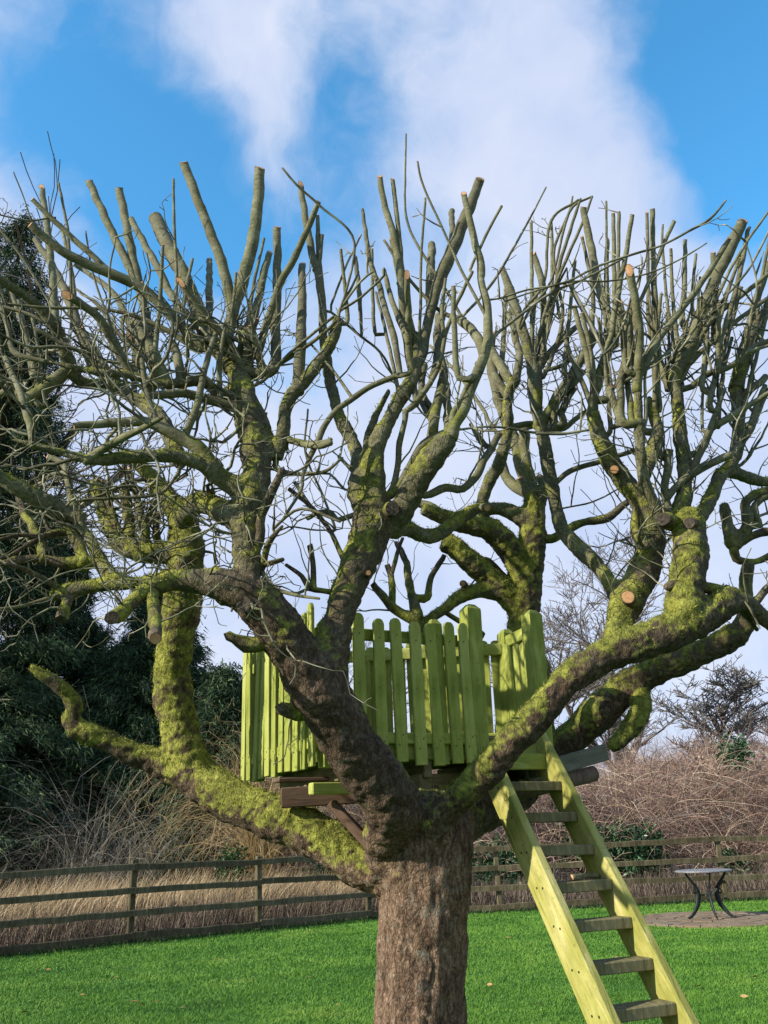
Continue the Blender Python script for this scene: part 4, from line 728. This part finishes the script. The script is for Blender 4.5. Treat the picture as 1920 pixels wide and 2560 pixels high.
 ('c',.2,'I 1030,1200,30 1000,950,28 960,700,24 930,300,20 932,170,16'), ('c',.2,'I 650,1060,40 690,900,34 850,530,27 950,280,30 1012,145,30'), ('c',.2,'J 650,290,70 640,100,60 I 640,1240,56 660,1150,44 690,1000,40 640,700,36'),
 ('c',.1,'J 650,290,60 600,180,56 570,60,56 I 580,1290,56'), ('',.1,'J 820,360,60 720,300,50 620,310,44 580,330,36'),
 ('c',.2,'I 1440,1290,112 1470,1150,108 1500,1040,100 1560,900,92 1680,720,80'), ('c',.0,'I 1120,1130,38 1200,940,36 1300,800,35 1450,680,36 1600,560,34 1690,490,30'), ('c',.1,'I 1130,1120,40 1220,1030,40 1350,920,37 1500,790,35 1700,650,30'),
 ('',.1,'I 1050,1260,30 1110,1150,28 1230,850,24 1400,480,22 1540,250,20 1670,70,16'), ('',.0,'I 1200,900,20 1250,790,19 1480,540,20 1580,380,20 1670,200,16'),
 ('',.1,'I -200,680,15 0,620,16 240,575,18 500,450,20 740,370,20 930,310,18 1100,220,20 1260,130,22 1370,0,14'), ('',.1,'I -160,700,14 0,645,14 300,565,15 560,560,15 820,510,15 1050,410,14 1235,298,11'),
 ('',.0,'I 530,1060,16 400,820,16 290,600,16 270,480,10'), ('',.1,'I 380,1130,14 560,1060,16 800,1010,15 1000,1000,12'), ('',.1,'I 1130,1290,50 1250,1200,50 1400,1150,44 1560,1020,44 1700,960,40'),
 ('',-.1,'J 1200,480,50 1260,340,60 1380,270,56 1500,190,44 1680,80,36'), ('c',.2,'J 1480,140,60 1560,50,56 1640,-20,54'), ('',.1,'J 1540,300,50 1590,150,44 1640,40,36'), ('c',.2,'J 1480,480,60 1540,330,56 1600,180,50 1660,60,44'),
 ('',.0,'J 1140,780,60 1130,650,58 1160,560,56 1210,460,50 1300,220,40 1360,60,30'), ('c',.0,'J 960,950,70 945,760,62 960,620,56 980,480,60'), ('',.0,'J 980,820,60 1040,720,50 1150,640,60 1300,560,60 1400,520,60'),
 ('og',-.14,'J 1000,1000,120 950,975,110 938,965,104'), ('og',-.1,'J 1180,1020,110 1130,995,90 1120,990,82'), ('cf',-.1,'J 620,640,74 596,618,66'), ('cf',-.15,'S 1590,1520,54 1570,1492,32'),
 ('',.1,'J 770,1180,70 745,1050,76 750,900,70 780,820,60'), ('',.2,'R 1350,440,50 1420,520,40 1500,620,30'), ('',-.2,'R 1340,330,18 1430,440,18 1520,610,14'),
 ('',.1,'R 1500,420,60 1560,340,50 1640,270,40'), ('c',.1,'J 880,520,50 920,520,60 970,560,44'), ('',.0,'J 1600,1000,60 1550,900,56 1620,820,50 1700,800,40'), ('',.0,'J 1500,1150,60 1600,1060,60 1700,1050,60'), ('',.1,'J 1440,1240,60 1560,1260,50 1700,1200,50'),
 ('',-.1,'Z 1575,1265,26 1480,1262,24 1440,1268,20'), ('g',-.05,'Z 1120,1650,40 1105,1648,46 1096,1645,36'), ('cf',-.04,'F 420,300,66 405,318,60'), ('g',-.1,'F 560,200,60 560,240,66 550,262,50'),
]
CUTS = []
BR += [('og',-.06,'K 830,1110,120 790,1140,116 776,1150,108'), ('og',-.03,'K 440,1120,94 425,1165,90')]
bverts = 0; TIPS = []
rx = random.Random(77)                               # more straight pruned shoots rising from the knuckles
NB0 = len(BR)
for i in range(72):
    zone = rx.choice((0,1,1,2,2,2)); x = rx.uniform(*((60,640),(820,1460),(1480,1900))[zone]); y = rx.uniform(*((780,1080),(800,1080),(780,1080))[zone])
    ln = rx.uniform(130, 300); y2 = max(y-ln, rx.uniform(500, 640)); cxx = (380, 1130, 1640)[zone]; x2 = x + (x-cxx)*rx.uniform(.10,.40) + rx.gauss(0,22); wv = rx.uniform(8, 19)
    BR.append(('c', rx.uniform(-.1,.45), 'S %.0f,%.0f,%.1f %.0f,%.0f,%.1f %.0f,%.0f,%.1f' % (x, y, wv*1.15, x+(x2-x)*.45+rx.gauss(0,4), y+(y2-y)*.5, wv*.95, x2, y2, wv*.75)))
for bi, (fl, dd, s) in enumerate(BR):
    ps = parse(s); x0, y0 = ps[0][0], ps[0][1]
    gx, gy = ps[1][0]-x0, ps[1][1]-y0; gl = math.hypot(gx, gy); gx /= gl; gy /= gl
    def score(a):
        ex, ey = a[0]-x0, a[1]-y0; al = ex*gx+ey*gy; pr = abs(ex*gy-ey*gx)
        return math.hypot(ex, ey) - a[3]*.35 + 12*abs(a[2]-4.6) + 1.6*max(0, al) + .5*max(0, pr-a[3]*.5) + 5*max(0, ps[0][2]*.95-a[3])
    best = min(AX, key=score)
    x1, y1, Y0, dia = best; gap = math.hypot(x1-x0, y1-y0)
    L_ = [0]
    for a, b in zip(ps[:-1], ps[1:]): L_.append(L_[-1]+math.hypot(b[0]-a[0], b[1]-a[1]))
    pp = [(q[0], q[1], Y0+dd*(l/L_[-1])**1.3, q[2]) for q, l in zip(ps, L_)]
    if gap > 6:
        ex, ey = x1-x0, y1-y0
        if gap < .5*L_[-1] and gap < ps[0][2]*1.2 and len(pp) > 2: pp[0] = (x1, y1, Y0, min(ps[0][2]*1.1, dia*.9))
        else: pp = [(x1, y1, Y0, min(ps[0][2]*1.15, dia*.9))] + pp
    reg(pp)
    pts = [P(q[0], q[1], q[2]) for q in pp]; rad = [max(q[3]*PS(q[0], q[1], q[2])/2*.92, .003) for q in pp]
    bk = (pts[0]-pts[1]).normalized(); pts = [pts[0]+bk*min(rad[0]*.9,.03)]+pts; rad = [rad[0]*.9]+rad
    step = .03 if max(rad) > .015 else .04
    pts, rad = smooth_path(pts, rad, step)
    sgn = bi*7.31
    for i in range(1, len(pts)-1):                   # crooked growth and swollen nodes
        w_ = min(rad[i]*.35, .008); pts[i] = pts[i] + Vector((noise.noise(pts[i]*9+Vector((sgn,0,0))), noise.noise(pts[i]*9+Vector((0,sgn,0))), noise.noise(pts[i]*9+Vector((0,0,sgn)))))*w_
        rad[i] *= 1+.05*noise.noise(pts[i]*14)+(.06 if (i*37+bi*11) % 7 == 0 else 0)+(.16*noise.noise(pts[i]*30) if 'g' in fl else 0)
    if 'o' not in fl and rad[0] > .008: rad[0] *= 1.15; rad[min(1,len(rad)-1)] *= 1.06
    seg = 12 if rad[0] > .03 else (8 if rad[0] > .012 else 5)
    old = 'g' in fl or (ps[0][1] > 1330 and rad[0] > .015)
    v, f = tube_geo(pts, rad, seg, False, .40 if 'g' in fl else (.22 if old else (.05 if rad[0] > .01 else 0)))
    f.append(tuple(range(seg-1,-1,-1)))
    tdir = (pts[-1]-pts[-2]).normalized(); vw = (pts[-1]-CAM).normalized(); cn = tdir
    if 'f' in fl: cn = (tdir*.45 - vw*.85).normalized()
    elif 'c' in fl and abs(tdir.dot(vw)) < .85: cn = (tdir - vw*tdir.dot(vw) - vw*random.uniform(-.02,.22) + Vector((random.gauss(0,.12),0,0))).normalized()
    if 'c' in fl:
        for j in range(len(v)-seg, len(v)): e_ = v[j]-pts[-1]; e_ = e_-tdir*e_.dot(tdir); v[j] = pts[-1]+e_-tdir*(e_.dot(cn)/max(tdir.dot(cn), .3))
    if not ('c' in fl or 'o' in fl): v.append(pts[-1]+(pts[-1]-pts[-2]).normalized()*rad[-1]); nl_ = len(v)-1; f += [(nl_-seg+j, nl_-seg+(j+1) % seg, nl_) for j in range(seg)]
    o = obj('branch', v, f, BARK if old else (SHOOT if max(rad) > .0095 else TWIG), TREE)
    me = o.data; at = me.attributes.new('moss', 'FLOAT', 'POINT')
    vals = []
    if old: yt = me.attributes.new('young', 'FLOAT', 'POINT'); yt.data.foreach_set('value', np.full(len(me.vertices), .25, np.float32))
    nn = np.empty(len(me.vertices)*3, np.float32); me.vertices.foreach_get('normal', nn); nn = nn.reshape(-1,3)
    for i, q in enumerate(v):
        r = rad[min(i//seg, len(rad)-1)]; fr = (i//seg)/len(rad)
        vals.append(max(0, min(1, (.42 if old else .30)+r*9-.42*fr-.16*max(0,(q.z-3.1))+.22*nn[i][2]+.45*noise.noise(q*8))))
    at.data.foreach_set('value', np.array(vals, np.float32))
    if 'c' in fl or 'o' in fl:                       # sawn end, a pale disc with a raised bark rim
        ring = v[len(v)-seg:] if 'c' in fl else v[len(v)-seg:]; ce = pts[-1]; k = seg
        vv = [ce+(q-ce)*.985+cn*.0025 for q in ring] + [ce+cn*.0028] + [ce+(q-ce)*.985-cn*.002 for q in ring]
        ff = [(j,(j+1)%k,k) for j in range(k)] + [(j, k+1+j, k+1+(j+1)%k, (j+1)%k) for j in range(k)]
        cf = obj('cut_face', vv, ff, CUT if 'c' in fl else OLDCUT, o, False); ra = cf.data.attributes.new('rr', 'FLOAT', 'POINT'); ra.data.foreach_set('value', np.array([1.0]*k+[0.0]+[1.0]*k, np.float32))
    for i in range(0, len(pts), 2 if bi < NB0 else 9): TIPS.append((pts[i], rad[i], (pts[min(i+1,len(pts)-1)]-pts[max(i-1,0)]).normalized()))

# ---- fine twigs everywhere in the crown
for i in range(0, len(SP), 3):
    if SP[i,4] > 0: TIPS.append((Vector(SP[i,:3]), SP[i,3], Vector((0,0,1))))
def proj(q):
    d = q-CAM; k = d.dot(fwd); return CX+F*d.dot(right)/k, CY-F*d.dot(up)/k
rr = random.Random(5); TW = MB(); cnt = 0
def twig(p, d, L, r, lev, upb, wig):
    n = max(3, int(L/.045)); pts = [p]; q = p
    for i in range(n):
        d = (d + Vector((rr.gauss(0,wig),rr.gauss(0,wig),rr.gauss(upb,wig)))).normalized(); q = q + d*(L/n); pts.append(q)
    TW.tube(pts, [max(r*(1-.62*i/n), .0024) for i in range(n+1)], 4 if r > .004 else 3, False)
    if lev < 2:
        for i in range(rr.randint(1, 4) if lev == 0 else rr.randint(0, 2)):
            j = rr.randint(1, n); a = d.orthogonal().normalized(); sd_ = (Matrix.Rotation(rr.uniform(0,6.28),3,d) @ a)
            twig(pts[j], (d*.6+sd_).normalized(), L*rr.uniform(.2,.5), r*.6, lev+1, upb, wig)
cand = []
for (p, r, t) in TIPS:
    x, y = proj(p)
    dens = .10 if r > .012 else .30
    if x < 720 and 900 < y < 1650: dens = .85
    elif x < 650 and 800 < y: dens = .55
    elif x > 1480 and 760 < y < 1500: dens = .42
    elif 1180 < x <= 1500 and 600 < y < 1150: dens = .45
    elif 640 < x < 1000 and 1050 < y < 1600: dens = .22
    if r > .10: dens *= .35
    if y > 1640 or (r > .012 and y < 760): dens *= .12
    if y < 760: dens *= (.30 if r <= .012 else 0)
    cand.append((dens, p, r, t, x, y))
for (dens, p, r, t, x, y) in cand:                   # finger-thick side branches in the two tangled crowns
    lft = x < 640 and 850 < y < 1400; rgt = x > 1500 and 800 < y < 1480
    if not (lft or rgt) or rr.random() > (.26 if lft else .11): continue
    a = t.orthogonal().normalized(); sd_ = Matrix.Rotation(rr.uniform(0,6.28),3,t) @ a
    d = (t*rr.uniform(-.2,.6)+sd_+(Vector((-.5,-.1,.15)) if lft else Vector((.45,0,.7)))).normalized()
    twig(p, d, rr.uniform(.3,.85), rr.uniform(.0065,.0135), 0, .02 if lft else .07, .24 if lft else .13)
for (dens, p, r, t, x, y) in cand:
    if rr.random() > dens*.62: continue
    a = t.orthogonal().normalized(); sd_ = Matrix.Rotation(rr.uniform(0,6.28),3,t) @ a
    low = y > 1050 and x < 800
    d = (t*rr.uniform(-.2,.7)+sd_+Vector((0,0,.1 if low else .6))).normalized()
    twig(p + sd_*r*.6, d, rr.uniform(.12,.5) if low else rr.uniform(.10, .62 if y > 850 else .24), rr.uniform(.0040,.0075), 0, (.0 if low else .06), .26 if low else .15)
o = TW.obj('twigs', TWIG, TREE, True); tag(o, kind='stuff')
# ------------------------------------------------------------------ the treehouse
def V2(x, y, z=0): return Vector((x, y, z))
def PX(px, py, Y): q = P(px, py, Y); return V2(q.x, q.y)
FL = PX(815, 1935, 4.75); ER = PX(1364, 1890, 5.40); DR = PX(1284, 1890, 5.80); BL = PX(630, 1950, 5.9)
HL = (FL+ER+DR+BL)/4; HL.z = 1.84
HOUSE = empty('treehouse', HL); tag(HOUSE, 'green picket-fenced treehouse platform with posts, wedged between the tree limbs', 'treehouse')
rr = random.Random(12)
def axes(a, b):
    d = (b-a); L = Vector((d.x,d.y,0)).length; d = Vector((d.x,d.y,0)).normalized(); n = Vector((d.y,-d.x,0)); return d, n, L
def basis(p, d, n): return Matrix(((d.x,-n.x,0,p.x),(d.y,-n.y,0,p.y),(0,0,1,p.z),(0,0,0,1)))
def picket_mesh(h, wd, t, rnd=True):
    v = []; f = []; prof = [(-wd/2,0),(wd/2,0),(wd/2,h-wd*.42),(wd*.36,h-wd*.12),(wd*.16,h),(-wd*.16,h),(-wd*.36,h-wd*.12),(-wd/2,h-wd*.42)] if rnd else [(-wd/2,0),(wd/2,0),(wd/2,h),(-wd/2,h)]
    b = .003
    for yy, s in ((-t/2, 1-b/wd*2), (-t/2+b, 1), (t/2-b, 1), (t/2, 1-b/wd*2)): v += [(x*s, yy, z if s == 1 else (z-b if z > 0 else b)) for x, z in prof]
    k = len(prof); f = [tuple(range(k)), tuple(range(4*k-1, 3*k-1, -1))]
    for r in range(3):
        for i in range(k): f.append((r*k+i, r*k+k+i, r*k+k+(i+1)%k, r*k+(i+1)%k))
    return mesh('picket', v, f, PICKET, False)
_nb = MB(); _nb.tube([Vector((0,.003,0)), Vector((0,-.001,0))], .0042, 6); NAIL = _nb.mesh('nail', IRON)
PK = [picket_mesh(.79, .070, .021), picket_mesh(.80, .068, .021), picket_mesh(.78, .073, .02)]
def pickets(a, b, ss, z, out=.05, hs=1.0, jit=.02):
    d, n, L = axes(a, b)
    for s in ss:
        p = a + d*s + n*out; p.z = z + rr.uniform(-.012,.012)
        pk = link('picket', rr.choice(PK), HOUSE, basis(p, d, n) @ Matrix.Rotation(rr.gauss(0,jit*.7),4,'Y') @ Matrix.Rotation(rr.gauss(0,jit),4,'X') @ Matrix.Rotation(rr.gauss(0,.03),4,'Z') @ Matrix.Diagonal((rr.uniform(.93,1.06),1,hs*rr.uniform(.985,1.015),1)))
        for (nx, nz_) in ((-.012,.09),(.012,.135),(.0,.69)):
            na = bpy.data.objects.new('nail', NAIL); COL.objects.link(na); na.parent = pk; na.matrix_basis = Matrix.Translation((nx+rr.uniform(-.006,.006), -.0112, nz_+rr.uniform(-.008,.008))); LOC[na.name] = Vector((0,0,0))
def bar(name, a, b, h, t, m, off=0, ext=0, parent=None):
    d = (b-a).normalized(); n = Vector((d.y,-d.x,0)).normalized(); u_ = n.cross(d)*-1
    if u_.z < 0: u_ = -u_
    L = (b-a).length+2*ext; c = (a+b)/2 + n*off
    mb = MB(); mb.box(Matrix(), t, h, L, .005)
    me = mb.mesh(name, m)
    return link(name, me, parent or HOUSE, Matrix(((n.x,u_.x,d.x,c.x),(n.y,u_.y,d.y,c.y),(n.z,u_.z,d.z,c.z),(0,0,0,1))))
def z(v, zz): return Vector((v.x, v.y, zz))
def post(p, h, wd, d, z0=1.85, lean=0):
    v = []; f = []; hw = wd/2
    for zz, k in ((0,1),(h-.045,1),(h-.03,.97),(h,.45)):
        v += [(-hw*k,-hw*k,zz),(hw*k,-hw*k,zz),(hw*k,hw*k,zz),(-hw*k,hw*k,zz)]
    for r in range(3):
        for i in range(4): f.append((r*4+i, r*4+(i+1)%4, r*4+4+(i+1)%4, r*4+4+i))
    f += [(3,2,1,0),(12,13,14,15)]
    me = mesh('post', v, f, PICKET, False); n = Vector((d.y,-d.x,0))
    return link('post', me, HOUSE, basis(z(p, z0), d, n) @ Matrix.Rotation(lean,4,'Y') @ Matrix.Rotation(rr.gauss(0,.01),4,'X'))
df, nf_, Lf = axes(FL, ER); W1 = min((abs(960+0*s_-960)+abs((proj(z(FL+df*s_,1.9))[0])-1195), s_) for s_ in [i*.01 for i in range(60,130)])[1]; dl, nl, Ll = axes(BL, FL)
# posts
post(FL + df*.03 - nf_*.03, .80, .085, df, 1.84); post(FL+df*W1*.74, .82, .07, df); post(FL + df*W1, .93, .095, df, 1.85, .02); post(ER - df*.02, .95, .095, df, 1.83, .02)
post(DR, .90, .085, df, 1.85, .015); post(BL - df*-.03, .88, .08, df); post((BL+DR)/2+V2(-.1,0), .80, .07, df)
# floor frame, joists, floor boards
for a, b in ((FL, ER), (ER, DR), (DR, BL), (BL, FL)): bar('floor_frame', z(a,1.93), z(b,1.93), .11, .04, PICKET, 0, -.025)
k = 9
for i in range(k):
    s = (i+.5)/k; a = FL.lerp(BL, s); b = ER.lerp(DR, s); bar('floor_board', z(a, 1.998), z(b, 1.998), .022, .13*(1-.5*0), TREADW, 0, -.01)
for s in (.12,.42,.72,.95):
    a = FL.lerp(ER, s)+nf_*.03; b = BL.lerp(DR, s); bar('joist', z(a,1.825), z(b,1.825), .09, .05, TREADW)
# rails
def rail(a, b, zz, off, h=.065): return bar('rail', z(a, zz), z(b, zz), h, .03, PICKET, off, -.02)
rail(FL, FL+df*(W1-.01), 2.55, .012); rail(FL, FL+df*(W1-.01), 1.985, .042, .06)
rail(BL, FL, 2.56, .012); rail(BL, FL, 1.97, .042, .06)
rail(DR, BL, 2.62, -.012, .075); rail(DR, BL, 2.05, -.012); rail(ER, DR, 2.66, 0, .075); rail(ER, DR, 2.1, 0)
# pickets: packed slats on the side, wider gaps in front, a few at the back
pickets(BL, FL, [Ll*(.015+.0955*i) for i in range(11)], 1.84, .062, 1.08, .01)
pickets(FL, ER, [W1*q_ for q_ in (.06,.19,.32,.445,.57,.69,.815,.91)], 1.85, .062, 1.0, .015)
pickets(DR, BL, [.06+.092*i for i in range(17)], 1.92, .03, .97, .015)
pickets(ER, DR, [.10,.20,.30], 1.93, -.03, .86, .015)
# corner board and beams below
d = df; p = FL + df*.02 + nf_*.035
bar('corner_board', z(p,1.845), z(p,2.60), .022, .085, PICKET) if False else None
a = P(702, 1995, 5.0); bar('support_beam', a, Vector((a.x+.62, a.y+.10, a.z+.015)), .105, .06, BROWNW)
a = P(776, 1972, 4.83); bar('bearer_block', a, Vector((a.x+.42, a.y+.2, a.z)), .06, .07, PICKET)
bar('packing_board', z(P(690,1968,5.05), 1.80), z(P(870,1962,5.2), 1.80), .022, .12, BROWNW)
bar('brace', P(828, 2008, 4.95), P(960, 2150, 4.86), .05, .06, BROWNW)
a = P(1392, 1915, 5.55); b = P(1515, 1880, 5.75); bar('outrigger_plank', a+(a-b)*.6, b, .10, .035, GREYW)
a = P(1385, 1958, 5.6); b = P(1484, 1934, 5.75); mb = MB(); mb.tube([a+(a-b)*2.2, a, b], [.05,.052,.05], 10); mb.obj('support_pole', BROWNW, HOUSE, True)
bar('support_beam', P(1040, 1958, 5.0), P(1300, 1945, 5.9), .09, .06, TREADW)

# ------------------------------------------------------------------ the ladder
T1 = P(1325, 1967, 5.12); T7 = P(1592, 2527, 4.42)
RUN = Vector((T7.x-T1.x, T7.y-T1.y, 0)); r7 = RUN.length; RUN.normalize(); AXL = Vector((-RUN.y, RUN.x, 0)); TOPC = V2(T1.x, T1.y)
r1, z1, z7 = 0.0, T1.z, T7.z; kz = (z7-z1)/(r7-r1)
foot_r = r1 + (0-z1)/kz; LC = TOPC + RUN*foot_r; LC.z = 0
LAD = empty('ladder', LC); tag(LAD, 'yellow-green wooden step ladder leaning up to the treehouse entrance', 'ladder')
hw = .19; sdir = (RUN*1 + Vector((0,0,kz))).normalized(); snrm = AXL.cross(sdir).normalized(); snrm = snrm if snrm.z > 0 else -snrm
for sgn, top in ((-1, -.14), (1, -.26)):
    a = TOPC + RUN*top + Vector((0,0,z1+kz*(top-r1))) + AXL*sgn*hw; b = TOPC + RUN*(foot_r-.02) + Vector((0,0,.015)) + AXL*sgn*hw
    a, b = a + snrm*.004, b + snrm*.004
    L_ = (b-a).length; c = (a+b)/2; mb = MB(); mb.box(Matrix(), .048, .18, L_, .006); me = mb.mesh('stringer', LADDERW)
    st_o = link('stringer', me, LAD, Matrix(((AXL.x,snrm.x,sdir.x,c.x),(AXL.y,snrm.y,sdir.y,c.y),(AXL.z,snrm.z,sdir.z,c.z),(0,0,0,1))))
    if sgn == -1: left_str = st_o
TREADS = []
for i in range(9):
    r = r1+(r7-r1)*i/6; zz = z1+(z7-z1)*i/6
    c = TOPC + RUN*r + Vector((0,0,zz)); mb = MB(); mb.box(Matrix(), hw*2-.047, .13, .05, .004); me = mb.mesh('tread', TREADW); n = -RUN
    t_o = link('tread', me, LAD, Matrix(((AXL.x,n.x,0,c.x),(AXL.y,n.y,0,c.y),(0,0,1,c.z),(0,0,0,1))) @ Matrix.Rotation(rr.gauss(0,.012),4,'Y') @ Matrix.Rotation(rr.gauss(0,.012),4,'X')); TREADS.append(c)
    for sx_ in (-1,1):                                # screw heads on the outside of the lit stringer
        q = c - AXL*(hw+.0247) + RUN*.028*sx_ + Vector((0,0,rr.uniform(-.006,.006))); mb = MB(); mb.tube([q+AXL*.004, q-AXL*.0015], .0055, 8); mb.obj('screw', IRON, LAD)
a = TOPC - RUN*.10 + AXL*-.18; b = TOPC - RUN*.10 + AXL*.18; bar('riser_board', z(a,1.86), z(b,1.86), .09, .03, PICKET, 0, 0, LAD)
# sawn stick left lying on a tread
c = TREADS[3] + Vector((0,0,.025)); a = c - AXL*.04 - RUN*-.02 + Vector((0,0,.016)); b = c + AXL*.155 + RUN*-.035 + Vector((0,0,.013))
STK = empty('cut_stick', c); tag(STK, 'short sawn apple stick lying on a ladder tread', 'stick')
pts, rad = smooth_path([a, (a+b)/2+Vector((0,0,.004)), b], [.0155,.0135,.011], .02); v, f = tube_geo(pts, rad, 10, True, .12); o = obj('bark', v, f, SHOOT, STK)
t = (a-b).normalized(); q = [a+t*.002+(t.orthogonal().normalized()*math.cos(j/10*6.283)+t.cross(t.orthogonal().normalized())*math.sin(j/10*6.283))*.0145 for j in range(10)]
obj('cut_face', q+[a+t*.0022], [(j,(j+1)%10,10) for j in range(10)], CUT, STK, False)

# ------------------------------------------------------------------ patio and garden table
PAT = empty('patio', (PAT_C.x, PAT_C.y, 0)); tag(PAT, kind='structure')
mb = MB(); k = 48; mb.add([(PAT_C.x+PAT_R*math.cos(j/k*6.2832), PAT_C.y+PAT_R*math.sin(j/k*6.2832), zz) for zz in (0,.012) for j in range(k)], [tuple(range(k,2*k))]+[(j,(j+1)%k,k+(j+1)%k,k+j) for j in range(k)])
mb.obj('mortar_bed', GROUND, PAT)
def stone(r0, r1_, a0, a1):
    m_ = 4; v = []; hh = .030+rr.uniform(-.005,.006); g = .006
    for zz, ins in ((.006,0),(hh-.006,0),(hh,.006)):
        for j in range(m_+1): a = a0+(a1-a0)*j/m_; v.append((PAT_C.x+(r1_-g-ins)*math.cos(a), PAT_C.y+(r1_-g-ins)*math.sin(a), zz))
        for j in range(m_,-1,-1): a = a0+(a1-a0)*j/m_; v.append((PAT_C.x+(r0+g+ins)*math.cos(a), PAT_C.y+(r0+g+ins)*math.sin(a), zz))
    k = 2*(m_+1); f = [tuple(range(2*k,3*k))]
    for r in range(2):
        for i in range(k): f.append((r*k+i, r*k+(i+1)%k, r*k+k+(i+1)%k, r*k+k+i))
    obj('paving_stone', v, f, STONE, PAT, False)
for (r0, r1_, n_) in ((.06,.30,6),(.30,.58,11),(.58,.86,16),(.86,1.10,22),(1.10,1.26,32)):
    of = rr.random()
    for i in range(n_): a0 = (i+of)/n_*6.2832; a1 = (i+1+of)/n_*6.2832; gp = .008/max(r0,.15); stone(r0, r1_, a0+gp, a1-gp)
TC = Vector((PAT_C.x-.02, PAT_C.y+.02, .031)); TAB = empty('garden_table', TC); tag(TAB, 'round pale-topped garden table on curved dark iron legs, on the paved circle', 'table')
v = []; f = []; k = 40; prof = [(.0,.722),(.42,.722),(.449,.717),(.452,.705),(.446,.695),(.40,.697),(0,.70)]
mb = MB()
for (r, zz) in prof[1:-1]: v += [TC+Vector((r*math.cos(j/k*6.2832), r*math.sin(j/k*6.2832), zz)) for j in range(k)]
for i in range(len(prof)-3):
    for j in range(k): f.append((i*k+j, i*k+k+j, i*k+k+(j+1)%k, i*k+(j+1)%k))
f += [tuple(range(k)), tuple(range((len(prof)-2)*k-1, (len(prof)-3)*k-1, -1))]
obj('table_top', v, f, TTOP, TAB, False)
for i, ang in enumerate((math.radians(195), math.radians(330), math.radians(268))):
    d = Vector((math.cos(ang), math.sin(ang), 0)); sh = [(.34,.69),(.30,.62),(.21,.50),(.16,.40),(.165,.30),(.20,.20),(.27,.10),(.34,.035),(.385,.018),(.40,.035)]
    pts = [TC+d*r+Vector((0,0,zz)) for r, zz in sh]; pts, rad = smooth_path(pts, [.020,.020,.028,.040,.044,.040,.030,.022,.019,.016], .03)
    v, f = tube_geo(pts, rad, 8, True); s = d.cross(Vector((0,0,1))); v = [q-s*((q-TC).dot(s))*.45 for q in v]; lg = obj('leg', v, f, IRON, TAB)
    pts = [TC+d*r+Vector((0,0,zz)) for r, zz in ((.17,.42),(.22,.44),(.25,.40),(.22,.37),(.19,.39))]; v, f = tube_geo(pts, .012, 6, True); obj('scroll', v, f, IRON, lg)
mb = MB()
for j in range(3):
    ang = (math.radians(195), math.radians(330), math.radians(268))[j]; d = Vector((math.cos(ang), math.sin(ang), 0)); mb.tube([TC+Vector((0,0,.34)), TC+d*.17+Vector((0,0,.35))], .011, 6)
mb.tube([TC+Vector((0,0,.325)), TC+Vector((0,0,.36))], .05, 12); mb.obj('stretcher', IRON, TAB)

# ------------------------------------------------------------------ fallen leaves
def leaf_mesh(seed):
    q = random.Random(seed); v = []; f = []
    for i in range(5):
        t = i/4; wv = .55*math.sin(math.pi*(t*.9+.05))*q.uniform(.8,1.1); v += [(t-.5, -wv/2, .10*abs(t-.5)+.16*wv), (t-.5, 0, .12*t*(1-t)), (t-.5, wv/2, .10*abs(t-.5)+.14*wv)]
    for i in range(4): f += [(i*3,i*3+3,i*3+4,i*3+1),(i*3+1,i*3+4,i*3+5,i*3+2)]
    return mesh('fallen_leaf', v, f, LEAF, True)
LM = [leaf_mesh(i) for i in range(4)]
spots = [(355,2520),(455,2528),(390,2512),(335,2512),(775,2450),(205,2495),(1345,2520),(1322,2365),(1490,2428),(1540,2400),(1792,2402),(1728,2436),(1660,2355),(1890,2450),(1862,2500),(630,2455),(545,2405),(120,2430),(845,2520),(1225,2470),(1270,2350),(1745,2475),(60,2540),(290,2450)]
for i, (px, py) in enumerate(spots):
    q = G(px, py); s = rr.uniform(.05,.085); me = LM[i % 4]
    o = link('fallen_leaf', me, None, Matrix.Translation(q+Vector((0,0,.030))) @ Matrix.Rotation(rr.uniform(0,6.28),4,'Z') @ Matrix.Rotation(rr.gauss(0,.3),4,'X') @ Matrix.Diagonal((s,s,s,1)))
    tag(o, 'small curled tan dead leaf lying on the green lawn', 'leaf', 'dead leaves fallen on the lawn')
